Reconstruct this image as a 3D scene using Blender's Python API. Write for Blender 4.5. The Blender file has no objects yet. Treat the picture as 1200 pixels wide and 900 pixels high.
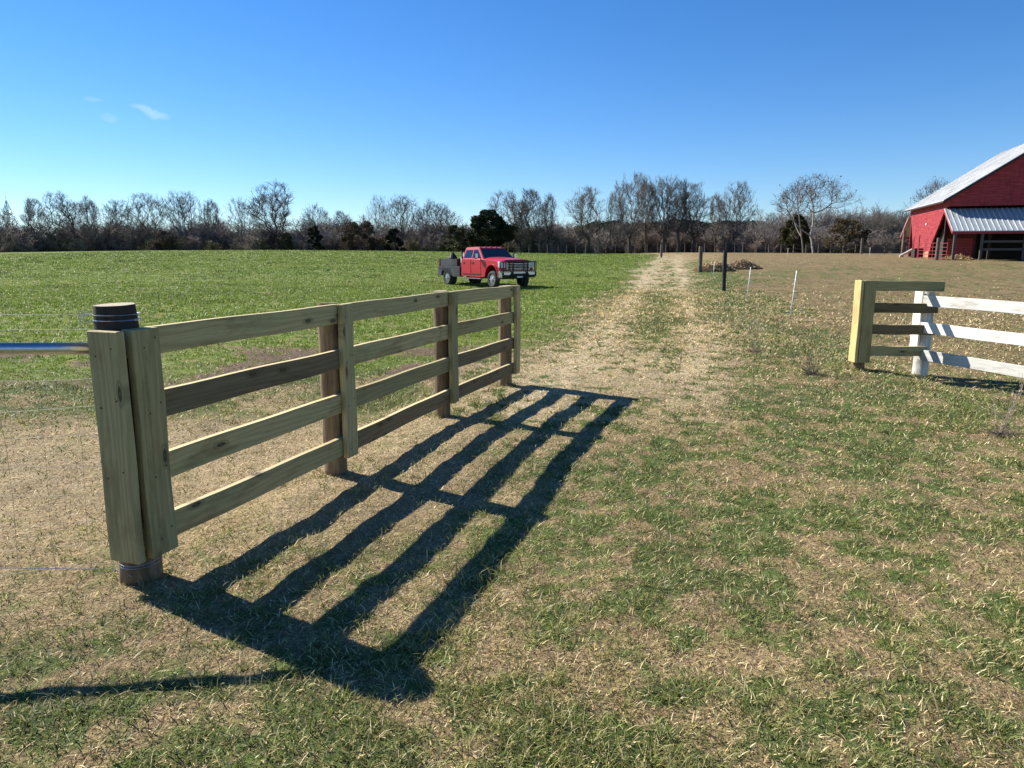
import bpy, bmesh, math, random
import numpy as np
from mathutils import Vector, Matrix
random.seed(7)
RNG = np.random.default_rng(11)
scn = bpy.context.scene
COL = scn.collection
PI = math.pi

# ------------------------------------------------------------------ camera frame (used to site things on the ground)
F_PX, CAM_H, PITCH = 832.0, 1.65, math.atan(151 / 832.0)
cP, sP = math.cos(PITCH), math.sin(PITCH)

def sstep(a, b, v):
    t = np.clip((v - a) / (b - a), 0, 1)
    return t * t * (3 - 2 * t)

def vnoise(x, y, seed=0):
    x = np.asarray(x, float); y = np.asarray(y, float)
    xi = np.floor(x).astype(np.int64); yi = np.floor(y).astype(np.int64)
    fx = x - xi; fy = y - yi
    fx = fx * fx * (3 - 2 * fx); fy = fy * fy * (3 - 2 * fy)
    def h(i, j):
        n = (i * 374761393 + j * 668265263 + seed * 1274126177) & 0xFFFFFFFF
        n = ((n ^ (n >> 13)) * 1274126177) & 0xFFFFFFFF
        n = (n ^ (n >> 16)) & 0xFFFFFFFF
        return n / 4294967295.0
    return (h(xi, yi) * (1 - fx) + h(xi + 1, yi) * fx) * (1 - fy) + (h(xi, yi + 1) * (1 - fx) + h(xi + 1, yi + 1) * fx) * fy

def fbm(x, y, seed=0, octv=4):
    s = 0; a = 0.5; n = 0
    for k in range(octv):
        s = s + a * vnoise(x * 2 ** k + 17.3 * k, y * 2 ** k - 9.1 * k, seed + k); n += a; a *= 0.5
    return s / n

_py = np.array([-400, 0, 16, 22, 30, 40, 50, 60, 80, 100, 125, 150, 260, 2000.])
_pz = np.array([0, 0, 0, .06, .22, .40, .63, .85, 1.15, 1.40, 1.52, 1.55, 1.2, 0.6])
def terrain(x, y):
    x = np.asarray(x, float); y = np.asarray(y, float)
    z = 0
    for d in (-4, -2, 0, 2, 4):
        z = z + np.interp(y + d * sstep(5, 30, y), _py, _pz) / 5
    z = z + 0.95 * np.exp(-((x + 38) / 50) ** 2 - ((y - 104) / 32) ** 2)
    z = z + 0.45 * sstep(8, 30, x) * sstep(30, 58, y) * (1 - sstep(150, 260, y))
    near = (1 - sstep(40, 90, y))
    z = z - .27 * np.exp(-((x + 3) / 9) ** 2 - ((y - 36) / 11) ** 2)
    z = z - .11 * sstep(5.2, 6.1, x) * (1 - sstep(12, 18, y))
    z = z + near * (0.05 * (fbm(x * .45, y * .45, 5, 2) - .5) + 0.020 * (fbm(x * 2.4, y * 2.4, 6, 2) - .5) + .016 * (vnoise(x * 8.5, y * 8.5, 7) - .5) * (1 - sstep(9, 16, y))) * sstep(1.0, 4, np.hypot(x, y))
    return z
def gz(x, y): return float(terrain(x, y))

def ray(px, py):
    a = (px - 600) / F_PX; b = -(py - 450) / F_PX
    return np.array([a, cP + b * sP, b * cP - sP])
def at(px, py, Y):
    r = ray(px, py); t = Y / r[1]
    return Vector((r[0] * t, Y, CAM_H + r[2] * t))
def ground_at(px, py):
    r = ray(px, py); t = 1.5; o = np.array([0, 0, CAM_H])
    while t < 400:
        p = o + r * t
        if p[2] <= gz(p[0], p[1]): break
        t *= 1.003
    return Vector((p[0], p[1], gz(p[0], p[1])))
def on(px, Y):
    """ground point seen in column px at depth Y"""
    p = at(px, 299, Y); return Vector((p.x, Y, gz(p.x, Y)))

# ------------------------------------------------------------------ materials
def new_mat(name):
    m = bpy.data.materials.new(name); m.use_nodes = True
    nt = m.node_tree; b = nt.nodes['Principled BSDF']
    return m, nt, b
def N(nt, t, **kw):
    n = nt.nodes.new(t)
    for k, v in kw.items():
        if k.startswith('i_'): n.inputs[k[2:].replace('_', ' ')].default_value = v
        else: setattr(n, k, v)
    return n
def ramp(nt, stops, fac, interp='LINEAR'):
    r = nt.nodes.new('ShaderNodeValToRGB'); r.color_ramp.interpolation = interp
    e = r.color_ramp.elements
    while len(e) < len(stops): e.new(0.5)
    for el, (p, c) in zip(e, stops):
        el.position = p; el.color = (c[0], c[1], c[2], 1)
    nt.links.new(fac, r.inputs[0]); return r.outputs[0]
def mixc(nt, a, b, f, mode='MIX'):
    n = nt.nodes.new('ShaderNodeMix'); n.data_type = 'RGBA'; n.blend_type = mode
    for s, v in ((n.inputs[0], f), (n.inputs[6], a), (n.inputs[7], b)):
        if isinstance(v, bpy.types.NodeSocket): nt.links.new(v, s)
        elif isinstance(v, (int, float)): s.default_value = v
        else: s.default_value = (v[0], v[1], v[2], 1)
    return n.outputs[2]
def mapped(nt, scale, coord='Object', rnd=True):
    tc = nt.nodes.new('ShaderNodeTexCoord'); mp = nt.nodes.new('ShaderNodeMapping')
    nt.links.new(tc.outputs[coord], mp.inputs[0]); mp.inputs['Scale'].default_value = scale
    if rnd:
        oi = nt.nodes.new('ShaderNodeObjectInfo'); ma = nt.nodes.new('ShaderNodeMath'); ma.operation = 'MULTIPLY'
        ma.inputs[1].default_value = 37.0; nt.links.new(oi.outputs['Random'], ma.inputs[0])
        nt.links.new(ma.outputs[0], mp.inputs['Location'])
    return mp.outputs[0]
def noise(nt, vec, scale=1, detail=4, rough=.55, dist=0):
    n = nt.nodes.new('ShaderNodeTexNoise'); n.inputs['Scale'].default_value = scale
    n.inputs['Detail'].default_value = detail; n.inputs['Roughness'].default_value = rough
    n.inputs['Distortion'].default_value = dist
    nt.links.new(vec, n.inputs['Vector']); return n.outputs['Fac']
def bump(nt, b, h, strength=.3, dist=.01):
    n = nt.nodes.new('ShaderNodeBump'); n.inputs['Strength'].default_value = strength
    n.inputs['Distance'].default_value = dist; nt.links.new(h, n.inputs['Height'])
    nt.links.new(n.outputs[0], b.inputs['Normal'])

def plain(name, c, rough=.6, metal=0, var=.18, scale=9, spec=.5):
    m, nt, b = new_mat(name)
    f = noise(nt, mapped(nt, (1, 1, 1)), scale, 5, .65)
    d = [v * (1 - var) for v in c]; l = [min(1, v * (1 + var)) for v in c]
    nt.links.new(ramp(nt, [(.3, d), (.7, l)], f), b.inputs['Base Color'])
    b.inputs['Roughness'].default_value = rough; b.inputs['Metallic'].default_value = metal
    b.inputs['Specular IOR Level'].default_value = spec
    return m

def wood_mat(name, light, dark, knot=(.06, .045, .02), green=None, contrast=1.0):
    """treated pine, grain along local X"""
    m, nt, b = new_mat(name)
    v1 = mapped(nt, (.55, 9, 9))
    warp = noise(nt, v1, 1.0, 2, .5)
    g1 = N(nt, 'ShaderNodeTexWave', wave_type='BANDS', bands_direction='Z')
    g1.inputs['Scale'].default_value = 1.1; g1.inputs['Distortion'].default_value = 14.0
    g1.inputs['Detail'].default_value = 2; g1.inputs['Detail Scale'].default_value = .9
    v2 = mapped(nt, (.8, 7, 7)); nt.links.new(v2, g1.inputs['Vector'])
    fine = noise(nt, mapped(nt, (3, 150, 150)), 1, 3, .6)
    blot = noise(nt, mapped(nt, (2.2, 5, 5)), 1.3, 4, .6)
    mid = [(a + c) / 2 for a, c in zip(light, dark)]
    c = ramp(nt, [(.0, dark), (.35, mid), (.75, light)], g1.outputs['Fac'])
    c = mixc(nt, mid, c, .55 * contrast)
    c = mixc(nt, c, [x * .62 for x in mid], ramp(nt, [(.35, (0, 0, 0)), (.75, (.75, .75, .75))], fine))
    if green: c = mixc(nt, c, green, ramp(nt, [(.45, (0, 0, 0)), (.75, (.6, .6, .6))], blot))
    vk = N(nt, 'ShaderNodeTexVoronoi', voronoi_dimensions='2D'); vk.inputs['Scale'].default_value = 1.0
    sx = nt.nodes.new('ShaderNodeSeparateXYZ'); cx = nt.nodes.new('ShaderNodeCombineXYZ'); nt.links.new(mapped(nt, (2.6, 8, 8)), sx.inputs[0])
    nt.links.new(sx.outputs[0], cx.inputs[0]); nt.links.new(sx.outputs[2], cx.inputs[1]); nt.links.new(cx.outputs[0], vk.inputs['Vector'])
    kf = ramp(nt, [(.0, (.55, .55, .55)), (.045, (.95, .95, .95)), (.085, (.85, .85, .85)), (.12, (.15, .15, .15)), (.15, (.45, .45, .45)), (.20, (0, 0, 0))], vk.outputs['Distance'])
    gate = ramp(nt, [(.70, (0, 0, 0)), (.72, (1, 1, 1))], vk.outputs['Color'])
    c = mixc(nt, c, knot, mixc(nt, kf, gate, 1.0, 'MULTIPLY'))
    st = noise(nt, mapped(nt, (.9, 3, 3)), 2.0, 5, .7)
    c = mixc(nt, c, (.55, .50, .46), ramp(nt, [(.56, (0, 0, 0)), (.72, (.8, .8, .8))], st), 'MULTIPLY' and 0.0) if False else mixc(nt, c, mixc(nt, (1, 1, 1), (.66, .62, .58), ramp(nt, [(.52, (0, 0, 0)), (.68, (1, 1, 1))], st)), 1.0, 'MULTIPLY')
    oi = nt.nodes.new('ShaderNodeObjectInfo')
    c = mixc(nt, c, ramp(nt, [(0, (.72, .72, .66)), (.5, (1, 1, 1)), (1, (1.18, 1.15, 1.1))], oi.outputs['Random']), 1.0, 'MULTIPLY')
    nt.links.new(c, b.inputs['Base Color']); b.inputs['Roughness'].default_value = .75
    b.inputs['Specular IOR Level'].default_value = .3
    bump(nt, b, fine, .35, .002)
    return m

def post_mat(name, a, bb, c3):
    """round post, grain along local Z"""
    m, nt, b = new_mat(name)
    f = noise(nt, mapped(nt, (28, 28, 2.0)), 1.0, 5, .65, .3)
    g = noise(nt, mapped(nt, (5, 5, 3)), 1.0, 3, .6)
    c = ramp(nt, [(.3, a), (.5, bb), (.72, c3)], f)
    c = mixc(nt, c, [x * .5 for x in a], ramp(nt, [(.5, (0, 0, 0)), (.75, (.7, .7, .7))], g))
    nt.links.new(c, b.inputs['Base Color']); b.inputs['Roughness'].default_value = .85
    bump(nt, b, f, .8, .006)
    return m

def attr_mat(name, trans=0.0, rough=.7, spec=.3, attr='col'):
    m, nt, b = new_mat(name)
    a = N(nt, 'ShaderNodeAttribute', attribute_name=attr)
    nt.links.new(a.outputs['Color'], b.inputs['Base Color'])
    b.inputs['Roughness'].default_value = rough; b.inputs['Specular IOR Level'].default_value = spec
    if trans:
        t = nt.nodes.new('ShaderNodeBsdfTranslucent'); mx = nt.nodes.new('ShaderNodeMixShader')
        mx.inputs[0].default_value = trans; nt.links.new(a.outputs['Color'], t.inputs[0])
        nt.links.new(b.outputs[0], mx.inputs[1]); nt.links.new(t.outputs[0], mx.inputs[2])
        nt.links.new(mx.outputs[0], nt.nodes['Material Output'].inputs[0])
    return m

M = {}
M['pine'] = wood_mat('treated_pine', (.56, .455, .215), (.34, .265, .115), green=(.32, .32, .15))
M['pine_dark'] = wood_mat('treated_pine_brown', (.25, .18, .09), (.13, .09, .045), green=(.18, .155, .085))
M['pine_fresh'] = wood_mat('treated_pine_fresh', (.62, .49, .21), (.42, .31, .12), green=(.50, .43, .20), contrast=.9)
M['white_board'] = wood_mat('white_painted_board', (.82, .81, .78), (.55, .52, .47), knot=(.5, .45, .36), contrast=.7)
M['pine_edge_sunlit'] = wood_mat('sunlit_pine_edge', (.66, .55, .29), (.50, .40, .20), green=(.55, .48, .24), contrast=.5)  # lighter narrow faces: sun on the board tops put into the colour
M['post'] = post_mat('treated_round_post', (.085, .052, .024), (.20, .135, .07), (.36, .265, .15))
M['post_old'] = post_mat('weathered_round_post', (.06, .045, .035), (.13, .10, .075), (.26, .21, .16))
M['post_white'] = post_mat('flaking_white_post', (.30, .27, .22), (.62, .59, .52), (.78, .76, .72))
M['post_black'] = plain('creosote_post', (.018, .015, .013), .8)
M['galv'] = plain('galvanised_steel', (.50, .53, .56), .34, 1.0, .1, 30)
M['wire'] = plain('fence_wire', (.20, .195, .185), .6, .7)
M['white_plastic'] = plain('white_stake', (.78, .78, .76), .5)
M['rust'] = plain('rusty_wire', (.10, .055, .035), .8)

# ------------------------------------------------------------------ mesh helpers
def link(name, me, m, parent=None):
    o = bpy.data.objects.new(name, me); COL.objects.link(o)
    if m:
        for mm in (m if isinstance(m, (list, tuple)) else [m]): me.materials.append(mm)
    if parent: o.parent = parent
    return o
def tag(o, label=None, cat=None, group=None, kind=None):
    if label: o['label'] = label
    if cat: o['category'] = cat
    if group: o['group'] = group
    if kind: o['kind'] = kind
    return o
def thing(name, loc, label, cat, group=None, rz=0):
    o = bpy.data.objects.new(name, None); COL.objects.link(o); o.location = loc; o.rotation_euler = (0, 0, rz)
    o.empty_display_size = .2
    return tag(o, label, cat, group)

class MB:
    def __init__(s): s.v = []; s.f = []
    def add(s, vs, fs):
        n = len(s.v); s.v += [tuple(v) for v in vs]; s.f += [tuple(i + n for i in f) for f in fs]; return s
    def box(s, x0, x1, y0, y1, z0, z1):
        return s.add([(x0, y0, z0), (x1, y0, z0), (x1, y1, z0), (x0, y1, z0), (x0, y0, z1), (x1, y0, z1), (x1, y1, z1), (x0, y1, z1)],
                     [(0, 3, 2, 1), (4, 5, 6, 7), (0, 1, 5, 4), (1, 2, 6, 5), (2, 3, 7, 6), (3, 0, 4, 7)])
    def beam(s, a, b, w, h, up=(0, 0, 1)):
        a = Vector(a); b = Vector(b); d = (b - a).normalized(); u = Vector(up)
        if abs(d.dot(u)) > .98: u = Vector((0, 1, 0))
        r = d.cross(u).normalized(); u = r.cross(d).normalized()
        vs = []
        for p in (a, b):
            for i, j in ((-1, -1), (1, -1), (1, 1), (-1, 1)): vs.append(p + r * (i * w / 2) + u * (j * h / 2))
        return s.add(vs, [(3, 2, 1, 0), (4, 5, 6, 7), (0, 1, 5, 4), (1, 2, 6, 5), (2, 3, 7, 6), (3, 0, 4, 7)])
    def tube(s, pts, rs, n=8, cap=True):
        pts = [Vector(p) for p in pts]
        if not isinstance(rs, (list, tuple)): rs = [rs] * len(pts)
        vs = []; fs = []; prev = None
        for i, p in enumerate(pts):
            d = (pts[min(i + 1, len(pts) - 1)] - pts[max(i - 1, 0)]).normalized()
            if prev is None:
                prev = d.orthogonal().normalized()
            r = (prev - d * prev.dot(d)).normalized(); prev = r; u = d.cross(r)
            for k in range(n):
                a = 2 * PI * k / n; vs.append(p + (r * math.cos(a) + u * math.sin(a)) * rs[i])
        for i in range(len(pts) - 1):
            for k in range(n):
                fs.append((i * n + k, i * n + (k + 1) % n, (i + 1) * n + (k + 1) % n, (i + 1) * n + k))
        if cap: fs.append(tuple(range(n))[::-1]); fs.append(tuple((len(pts) - 1) * n + k for k in range(n)))
        return s.add(vs, fs)
    def prism(s, poly, axis, a, b):
        """poly: list of 2D pts; extruded along axis ('x','y','z') from a to b"""
        def P(p, t):
            return {'x': (t, p[0], p[1]), 'y': (p[0], t, p[1]), 'z': (p[0], p[1], t)}[axis]
        n = len(poly)
        vs = [P(p, a) for p in poly] + [P(p, b) for p in poly]
        fs = [tuple(range(n))[::-1], tuple(range(n, 2 * n))] + [(i, (i + 1) % n, n + (i + 1) % n, n + i) for i in range(n)]
        return s.add(vs, fs)
    def mesh(s, name='m', bevel=0, seg=2, smooth=False):
        me = bpy.data.meshes.new(name); me.from_pydata(s.v, [], s.f)
        bm = bmesh.new(); bm.from_mesh(me)
        bmesh.ops.recalc_face_normals(bm, faces=bm.faces)
        if bevel:
            bmesh.ops.bevel(bm, geom=[e for e in bm.edges if len(e.link_faces) == 2 and e.calc_face_angle(0) > .5], offset=bevel, segments=seg, affect='EDGES', clamp_overlap=True)
        bm.to_mesh(me); bm.free()
        if smooth:
            me.polygons.foreach_set('use_smooth', [True] * len(me.polygons))
        return me
    def build(s, name, m, parent=None, bevel=0, seg=2, smooth=False):
        return link(name, s.mesh(name, bevel, seg, smooth), m, parent)

def np_mesh(name, verts, faces, nside, col=None, attr='col'):
    """fast mesh from arrays; faces (n,nside)"""
    me = bpy.data.meshes.new(name)
    nv = len(verts); nf = len(faces)
    me.vertices.add(nv); me.vertices.foreach_set('co', np.asarray(verts, np.float32).ravel())
    me.loops.add(nf * nside); me.loops.foreach_set('vertex_index', np.asarray(faces, np.int32).ravel())
    me.polygons.add(nf)
    me.polygons.foreach_set('loop_start', np.arange(0, nf * nside, nside, dtype=np.int32))
    me.update(calc_edges=True)
    if col is not None:
        a = me.color_attributes.new(attr, 'FLOAT_COLOR', 'POINT')
        c = np.ones((nv, 4), np.float32); c[:, :3] = col
        a.data.foreach_set('color', c.ravel())
    return me

def segs_mesh(name, segs, sides=3, col=None):
    """segs (n,8): p0(3) p1(3) r0 r1 -> prisms"""
    S = np.asarray(segs, float); n = len(S)
    a = S[:, :3]; b = S[:, 3:6]; d = b - a; d /= np.linalg.norm(d, axis=1)[:, None] + 1e-9
    ref = np.where(np.abs(d[:, 2:3]) > .9, np.array([[1., 0, 0]]), np.array([[0, 0, 1.]]))
    r = np.cross(d, ref); r /= np.linalg.norm(r, axis=1)[:, None]; u = np.cross(r, d)
    vs = np.zeros((n, 2 * sides, 3))
    for k in range(sides):
        t = 2 * PI * k / sides; o = r * math.cos(t) + u * math.sin(t)
        vs[:, k] = a + o * S[:, 6:7]; vs[:, sides + k] = b + o * S[:, 7:8]
    fs = np.zeros((n, sides, 4), np.int64); base = (np.arange(n) * 2 * sides)[:, None]
    for k in range(sides):
        k2 = (k + 1) % sides
        fs[:, k] = base + np.array([[k, k2, sides + k2, sides + k]])
    c = None
    if col is not None:
        col = np.asarray(col); c = np.repeat(col[:, None, :], 2 * sides, 1).reshape(-1, 3) if col.ndim == 2 else np.tile(col, (n * 2 * sides, 1))
    return np_mesh(name, vs.reshape(-1, 3), fs.reshape(-1, 4), 4, c)

# ------------------------------------------------------------------ ground zones
C_Y = np.array([0, 6, 9, 11, 16, 28, 45, 60, 90]); C_X = np.array([.6, .9, 1.5, 2.1, 3.2, 5.8, 9.6, 12.9, 19.8])
L_Y = np.array([0, 6, 9, 11, 16, 28, 45, 60, 90]); L_X = np.array([-1.4, -1.2, -.6, -.2, .9, 3.5, 7.4, 10.8, 17.0])
R_Y = np.array([0, 6, 9, 11, 16, 28, 45, 60, 90]); R_X = np.array([1.6, 2.0, 3.0, 3.7, 4.8, 7.6, 11.3, 14.3, 21.5])
def zones(x, y):
    """returns green (0..1), field (0..1), dirt (0..1), paddock(0..1)"""
    j = (fbm(x * .35, y * .35, 21, 3) - .5)
    cx = np.interp(y, C_Y, C_X); j2 = fbm(x * 1.3, y * 1.3, 23, 3) - .5; lx = np.interp(y, L_Y, L_X) + j * 2.0 + j2 * (1.2 + .04 * y); rx = np.interp(y, R_Y, R_X) + j * 1.6 + j2 * (1.0 + .04 * y)
    w = .5 + y * .02
    track = sstep(-w, w, x - lx) * sstep(-w, w, rx - x) * sstep(5.5, 8.5, y + j * 3) * (1 - .85 * sstep(70, 95, y))
    left = sstep(-w, w, lx - x)
    edge = 10.3 + 2.2 * j - .10 * np.clip(-x - 4, 0, 6) * 2 + 2.5 * sstep(-3, 1, x)
    field = left * sstep(-1.5, 1.5, y - edge + j2 * 3)
    right = sstep(-w, w, x - rx)
    strip = right * sstep(-.4, .4, (rx + 1.1 + .03 * y + j * .8) - x) * sstep(7, 10, y)
    padd = sstep(-.3, .4, x - (rx + 1.3 + .03 * y + j)) * sstep(9.0, 12.5, y - j * 3 + .12 * (x - 4))
    n1 = fbm(x * 1.1, y * 1.1, 31, 4); n2 = fbm(x * 3.2, y * 3.2, 35, 3)
    n3 = fbm(x * 7.5, y * 7.5, 37, 2)
    mixn = fbm(x * 1.9, y * 1.9, 33, 3) * .25 + fbm(x * 5.2, y * 5.2, 36, 3) * .42 + fbm(x * 11, y * 11, 38, 2) * .33 + .07 * (fbm(x * .45, y * .45, 39, 2) - .5) * 2
    g_fore = .24 + .62 * sstep(.36, .64, mixn + .03 * sstep(1, 4, x))
    # straw patch left of the near post
    straw = np.exp(-((x + 3.3) / 1.9) ** 2 - ((y - 5.6) / 2.2) ** 2) + .6 * np.exp(-((x + 1.0) / 1.2) ** 2 - ((y - 6.5) / 2.5) ** 2)
    g_fore = g_fore * (1 - np.clip(straw * 1.15, 0, .95))
    left_mid = sstep(-.5, .5, -x - 1.0) * sstep(6.0, 8.0, y)
    g_fore = np.maximum(g_fore, left_mid * sstep(.40, .58, n1) * .85)
    rut = np.exp(-((x - cx - 1.0) / .38) ** 2) + np.exp(-((x - cx + 1.0) / .45) ** 2)
    g_track = sstep(.50, .70, mixn + .13 * np.exp(-((x - cx) / .6) ** 2) * sstep(13, 17, y) * (1 - sstep(26, 32, y)) - .07 * rut + .06)
    green = g_fore * (1 - track) + track * g_track
    green = green * (1 - field) + field * (.90 - .55 * sstep(.52, .68, mixn))
    green = np.maximum(green, strip * sstep(.36, .54, mixn) * .95)
    green = green * (1 - padd) + padd * (.14 + .36 * sstep(.45, .65, mixn) + .22 * np.exp(-((y - 42) / 9) ** 2) * sstep(.35, .6, fbm(x * .25, y * .25, 55, 2)))
    green = green * (1 - .8 * sstep(56, 74, y + j * 8) * sstep(-.5, 4, x - lx))
    dirt = sstep(.50, .64, fbm(x * .8, y * .8, 41, 3)) * sstep(-.6, .6, lx - x) * sstep(8.5, 9.8, y) * (1 - sstep(12, 14.5, y)) * .9
    green = green * (1 - .8 * dirt)
    fd = sstep(-.2, .2, n1 - .60) * .25
    zones.rut = rut * track
    return np.clip(green, 0, 1), np.clip(field, 0, 1), np.clip(dirt + fd * (1 - field) * .6, 0, 1), np.clip(padd, 0, 1), np.clip(track + straw * .8, 0, 1)

# ground sheet: polar rings, dense in front
ang = np.concatenate([np.linspace(-48, 48, 620), np.linspace(48, 312, 90)[1:-1]]) * PI / 180
rad = np.concatenate([[.4], 1.2 * (1900 / 1.2) ** (np.linspace(0, 1, 560))])
A, R_ = np.meshgrid(ang, rad); GX = (np.sin(A) * R_).ravel(); GY = (np.cos(A) * R_).ravel()
na, nr = len(ang), len(rad)
GZ = terrain(GX, GY)
gr, fi, di, pa, tr = zones(GX, GY)
V = np.stack([GX, GY, GZ], 1); V = np.vstack([V, [[0, 0, gz(0, 0)]]])
i = np.arange(nr - 1)[:, None] * na; k = np.arange(na)[None, :]; k2 = (k + 1) % na
FQ = np.stack([i + k, i + k2, i + na + k2, i + na + k], -1).reshape(-1, 4)
FQ = FQ[:, ::-1]
zc = np.stack([gr, fi, di], 1); zc = np.vstack([zc, zc[:1]])
gm = np_mesh('ground', V, FQ, 4, zc, 'zone')
a2 = gm.color_attributes.new('zone2', 'FLOAT_COLOR', 'POINT')
c2 = np.zeros((len(V), 4), np.float32); c2[:-1, 0] = pa; c2[:-1, 1] = tr; c2[:-1, 2] = np.clip(zones.rut, 0, 1); c2[:, 3] = 1; a2.data.foreach_set('color', c2.ravel())
gm.polygons.foreach_set('use_smooth', [True] * len(gm.polygons))

def ground_mat():
    m, nt, b = new_mat('turf')
    z1 = N(nt, 'ShaderNodeAttribute', attribute_name='zone'); z2 = N(nt, 'ShaderNodeAttribute', attribute_name='zone2')
    s1 = nt.nodes.new('ShaderNodeSeparateColor'); nt.links.new(z1.outputs['Color'], s1.inputs[0])
    s2 = nt.nodes.new('ShaderNodeSeparateColor'); nt.links.new(z2.outputs['Color'], s2.inputs[0])
    tc = nt.nodes.new('ShaderNodeTexCoord'); P = tc.outputs['Object']
    f1 = noise(nt, P, 55, 4, .7); f2 = noise(nt, P, 9, 5, .7); f3 = noise(nt, P, 1.6, 6, .7); f4 = noise(nt, P, .28, 4, .6); f5 = noise(nt, P, 2.6, 4, .7)
    straw = ramp(nt, [(.36, (.060, .040, .020)), (.5, (.27, .195, .088)), (.66, (.58, .45, .22))], f1)
    straw = mixc(nt, straw, (.30, .21, .12), ramp(nt, [(.4, (.65, .65, .65)), (.62, (0, 0, 0))], f2))
    straw_t = ramp(nt, [(.3, (.22, .155, .08)), (.5, (.46, .36, .21)), (.7, (.70, .57, .37))], f1)
    straw_t = mixc(nt, straw_t, (.24, .19, .10), ramp(nt, [(.36, (.7, .7, .7)), (.55, (0, 0, 0))], f5))
    straw = mixc(nt, straw, straw_t, s2.outputs[1])
    straw = mixc(nt, straw, (.72, .60, .40), mixc(nt, s2.outputs[2], ramp(nt, [(.35, (0, 0, 0)), (.65, (.60, .60, .60))], f5), 1.0, 'MULTIPLY'))
    straw = mixc(nt, straw, (.17, .17, .06), ramp(nt, [(.52, (0, 0, 0)), (.66, (.6, .6, .6))], f3))
    dirt = ramp(nt, [(.35, (.075, .05, .036)), (.65, (.20, .135, .095))], f1)
    g_near = ramp(nt, [(.3, (.030, .045, .012)), (.52, (.085, .125, .03)), (.72, (.17, .21, .06))], f2)
    g_field = ramp(nt, [(.28, (.045, .07, .012)), (.5, (.145, .195, .027)), (.7, (.225, .27, .055))], f2)
    g_field = mixc(nt, g_field, (.035, .06, .012), ramp(nt, [(.32, (.85, .85, .85)), (.48, (0, 0, 0))], f5))
    g_field = mixc(nt, g_field, (.23, .28, .07), ramp(nt, [(.55, (0, 0, 0)), (.72, (.45, .45, .45))], f3))
    g_fld2 = mixc(nt, g_field, (.23, .25, .075), ramp(nt, [(.48, (0, 0, 0)), (.72, (.6, .6, .6))], f4))
    green = mixc(nt, g_near, g_fld2, s1.outputs[1])
    g_near = mixc(nt, g_near, (.19, .155, .065), .62)
    padd = ramp(nt, [(.33, (.10, .070, .033)), (.5, (.225, .168, .080)), (.68, (.38, .295, .155))], f2)
    padd = mixc(nt, padd, (.15, .095, .05), ramp(nt, [(.38, (.55, .55, .55)), (.55, (0, 0, 0))], f3))
    base = mixc(nt, straw, padd, s2.outputs[0])
    # break zone edge with fine noise
    add = N(nt, 'ShaderNodeMath', operation='ADD'); nt.links.new(s1.outputs[0], add.inputs[0])
    mm = N(nt, 'ShaderNodeMath', operation='MULTIPLY_ADD'); nt.links.new(f2, mm.inputs[0]); mm.inputs[1].default_value = 1.1; mm.inputs[2].default_value = -.55
    nt.links.new(mm.outputs[0], add.inputs[1])
    gf = ramp(nt, [(.3, (0, 0, 0)), (.7, (1, 1, 1))], add.outputs[0])
    c = mixc(nt, base, green, gf)
    c = mixc(nt, c, dirt, s1.outputs[2])
    c = mixc(nt, c, (.72, .72, .72), ramp(nt, [(.38, (.7, .7, .7)), (.55, (0, 0, 0))], f3), 'MULTIPLY')
    nt.links.new(c, b.inputs['Base Color']); b.inputs['Roughness'].default_value = .95
    b.inputs['Specular IOR Level'].default_value = .1
    ad = N(nt, 'ShaderNodeMath', operation='MULTIPLY_ADD'); nt.links.new(f1, ad.inputs[0]); ad.inputs[1].default_value = .35
    nt.links.new(f2, ad.inputs[2]); bump(nt, b, ad.outputs[0], .9, .07)
    return m
ground = link('ground', gm, ground_mat()); tag(ground, kind='structure')

# ------------------------------------------------------------------ grass (uncountable): green tufts and dry straw
def scatter(n, r0, r1, power, half=44):
    u = RNG.random(n)
    if abs(power - 1) < 1e-6: r = r0 * (r1 / r0) ** u
    else:
        e = 2 - power; r = (r0 ** e + u * (r1 ** e - r0 ** e)) ** (1 / e)
    a = (RNG.random(n) * 2 - 1) * half * PI / 180
    return np.sin(a) * r, np.cos(a) * r

def blades(bx, by, L, W, lean_dir, lean, col, droop=.5):
    n = len(bx); bz = terrain(bx, by) - .004
    d = np.stack([np.cos(lean_dir), np.sin(lean_dir), 0 * lean_dir], 1)
    s = np.stack([-d[:, 1], d[:, 0], 0 * lean_dir], 1)
    # twist side a little at random so blades are seen from all directions
    tw = RNG.random(n) * PI; s = s * np.cos(tw)[:, None] * .9 + d * np.sin(tw)[:, None]
    s /= np.linalg.norm(s, axis=1)[:, None]
    up = np.array([[0, 0, 1.]])
    b0 = np.stack([bx, by, bz], 1)
    l1 = lean; l2 = np.clip(lean + droop, 0, 1.75)
    p1 = b0 + (d * np.sin(l1)[:, None] + up * np.cos(l1)[:, None]) * (L * .55)[:, None]
    p2 = p1 + (d * np.sin(l2)[:, None] + up * np.cos(l2)[:, None]) * (L * .45)[:, None]
    w = (W / 2)[:, None]
    vs = np.stack([b0 - s * w, b0 + s * w, p1 - s * w * .85, p1 + s * w * .85, p2], 1)
    base = (np.arange(n) * 5)[:, None]
    t = np.stack([base + [[0, 1, 3]], base + [[0, 3, 2]], base + [[2, 3, 4]]], 1).reshape(-1, 3)
    cc = np.repeat(col[:, None, :], 5, 1)
    return vs.reshape(-1, 3), t, cc.reshape(-1, 3)

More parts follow.
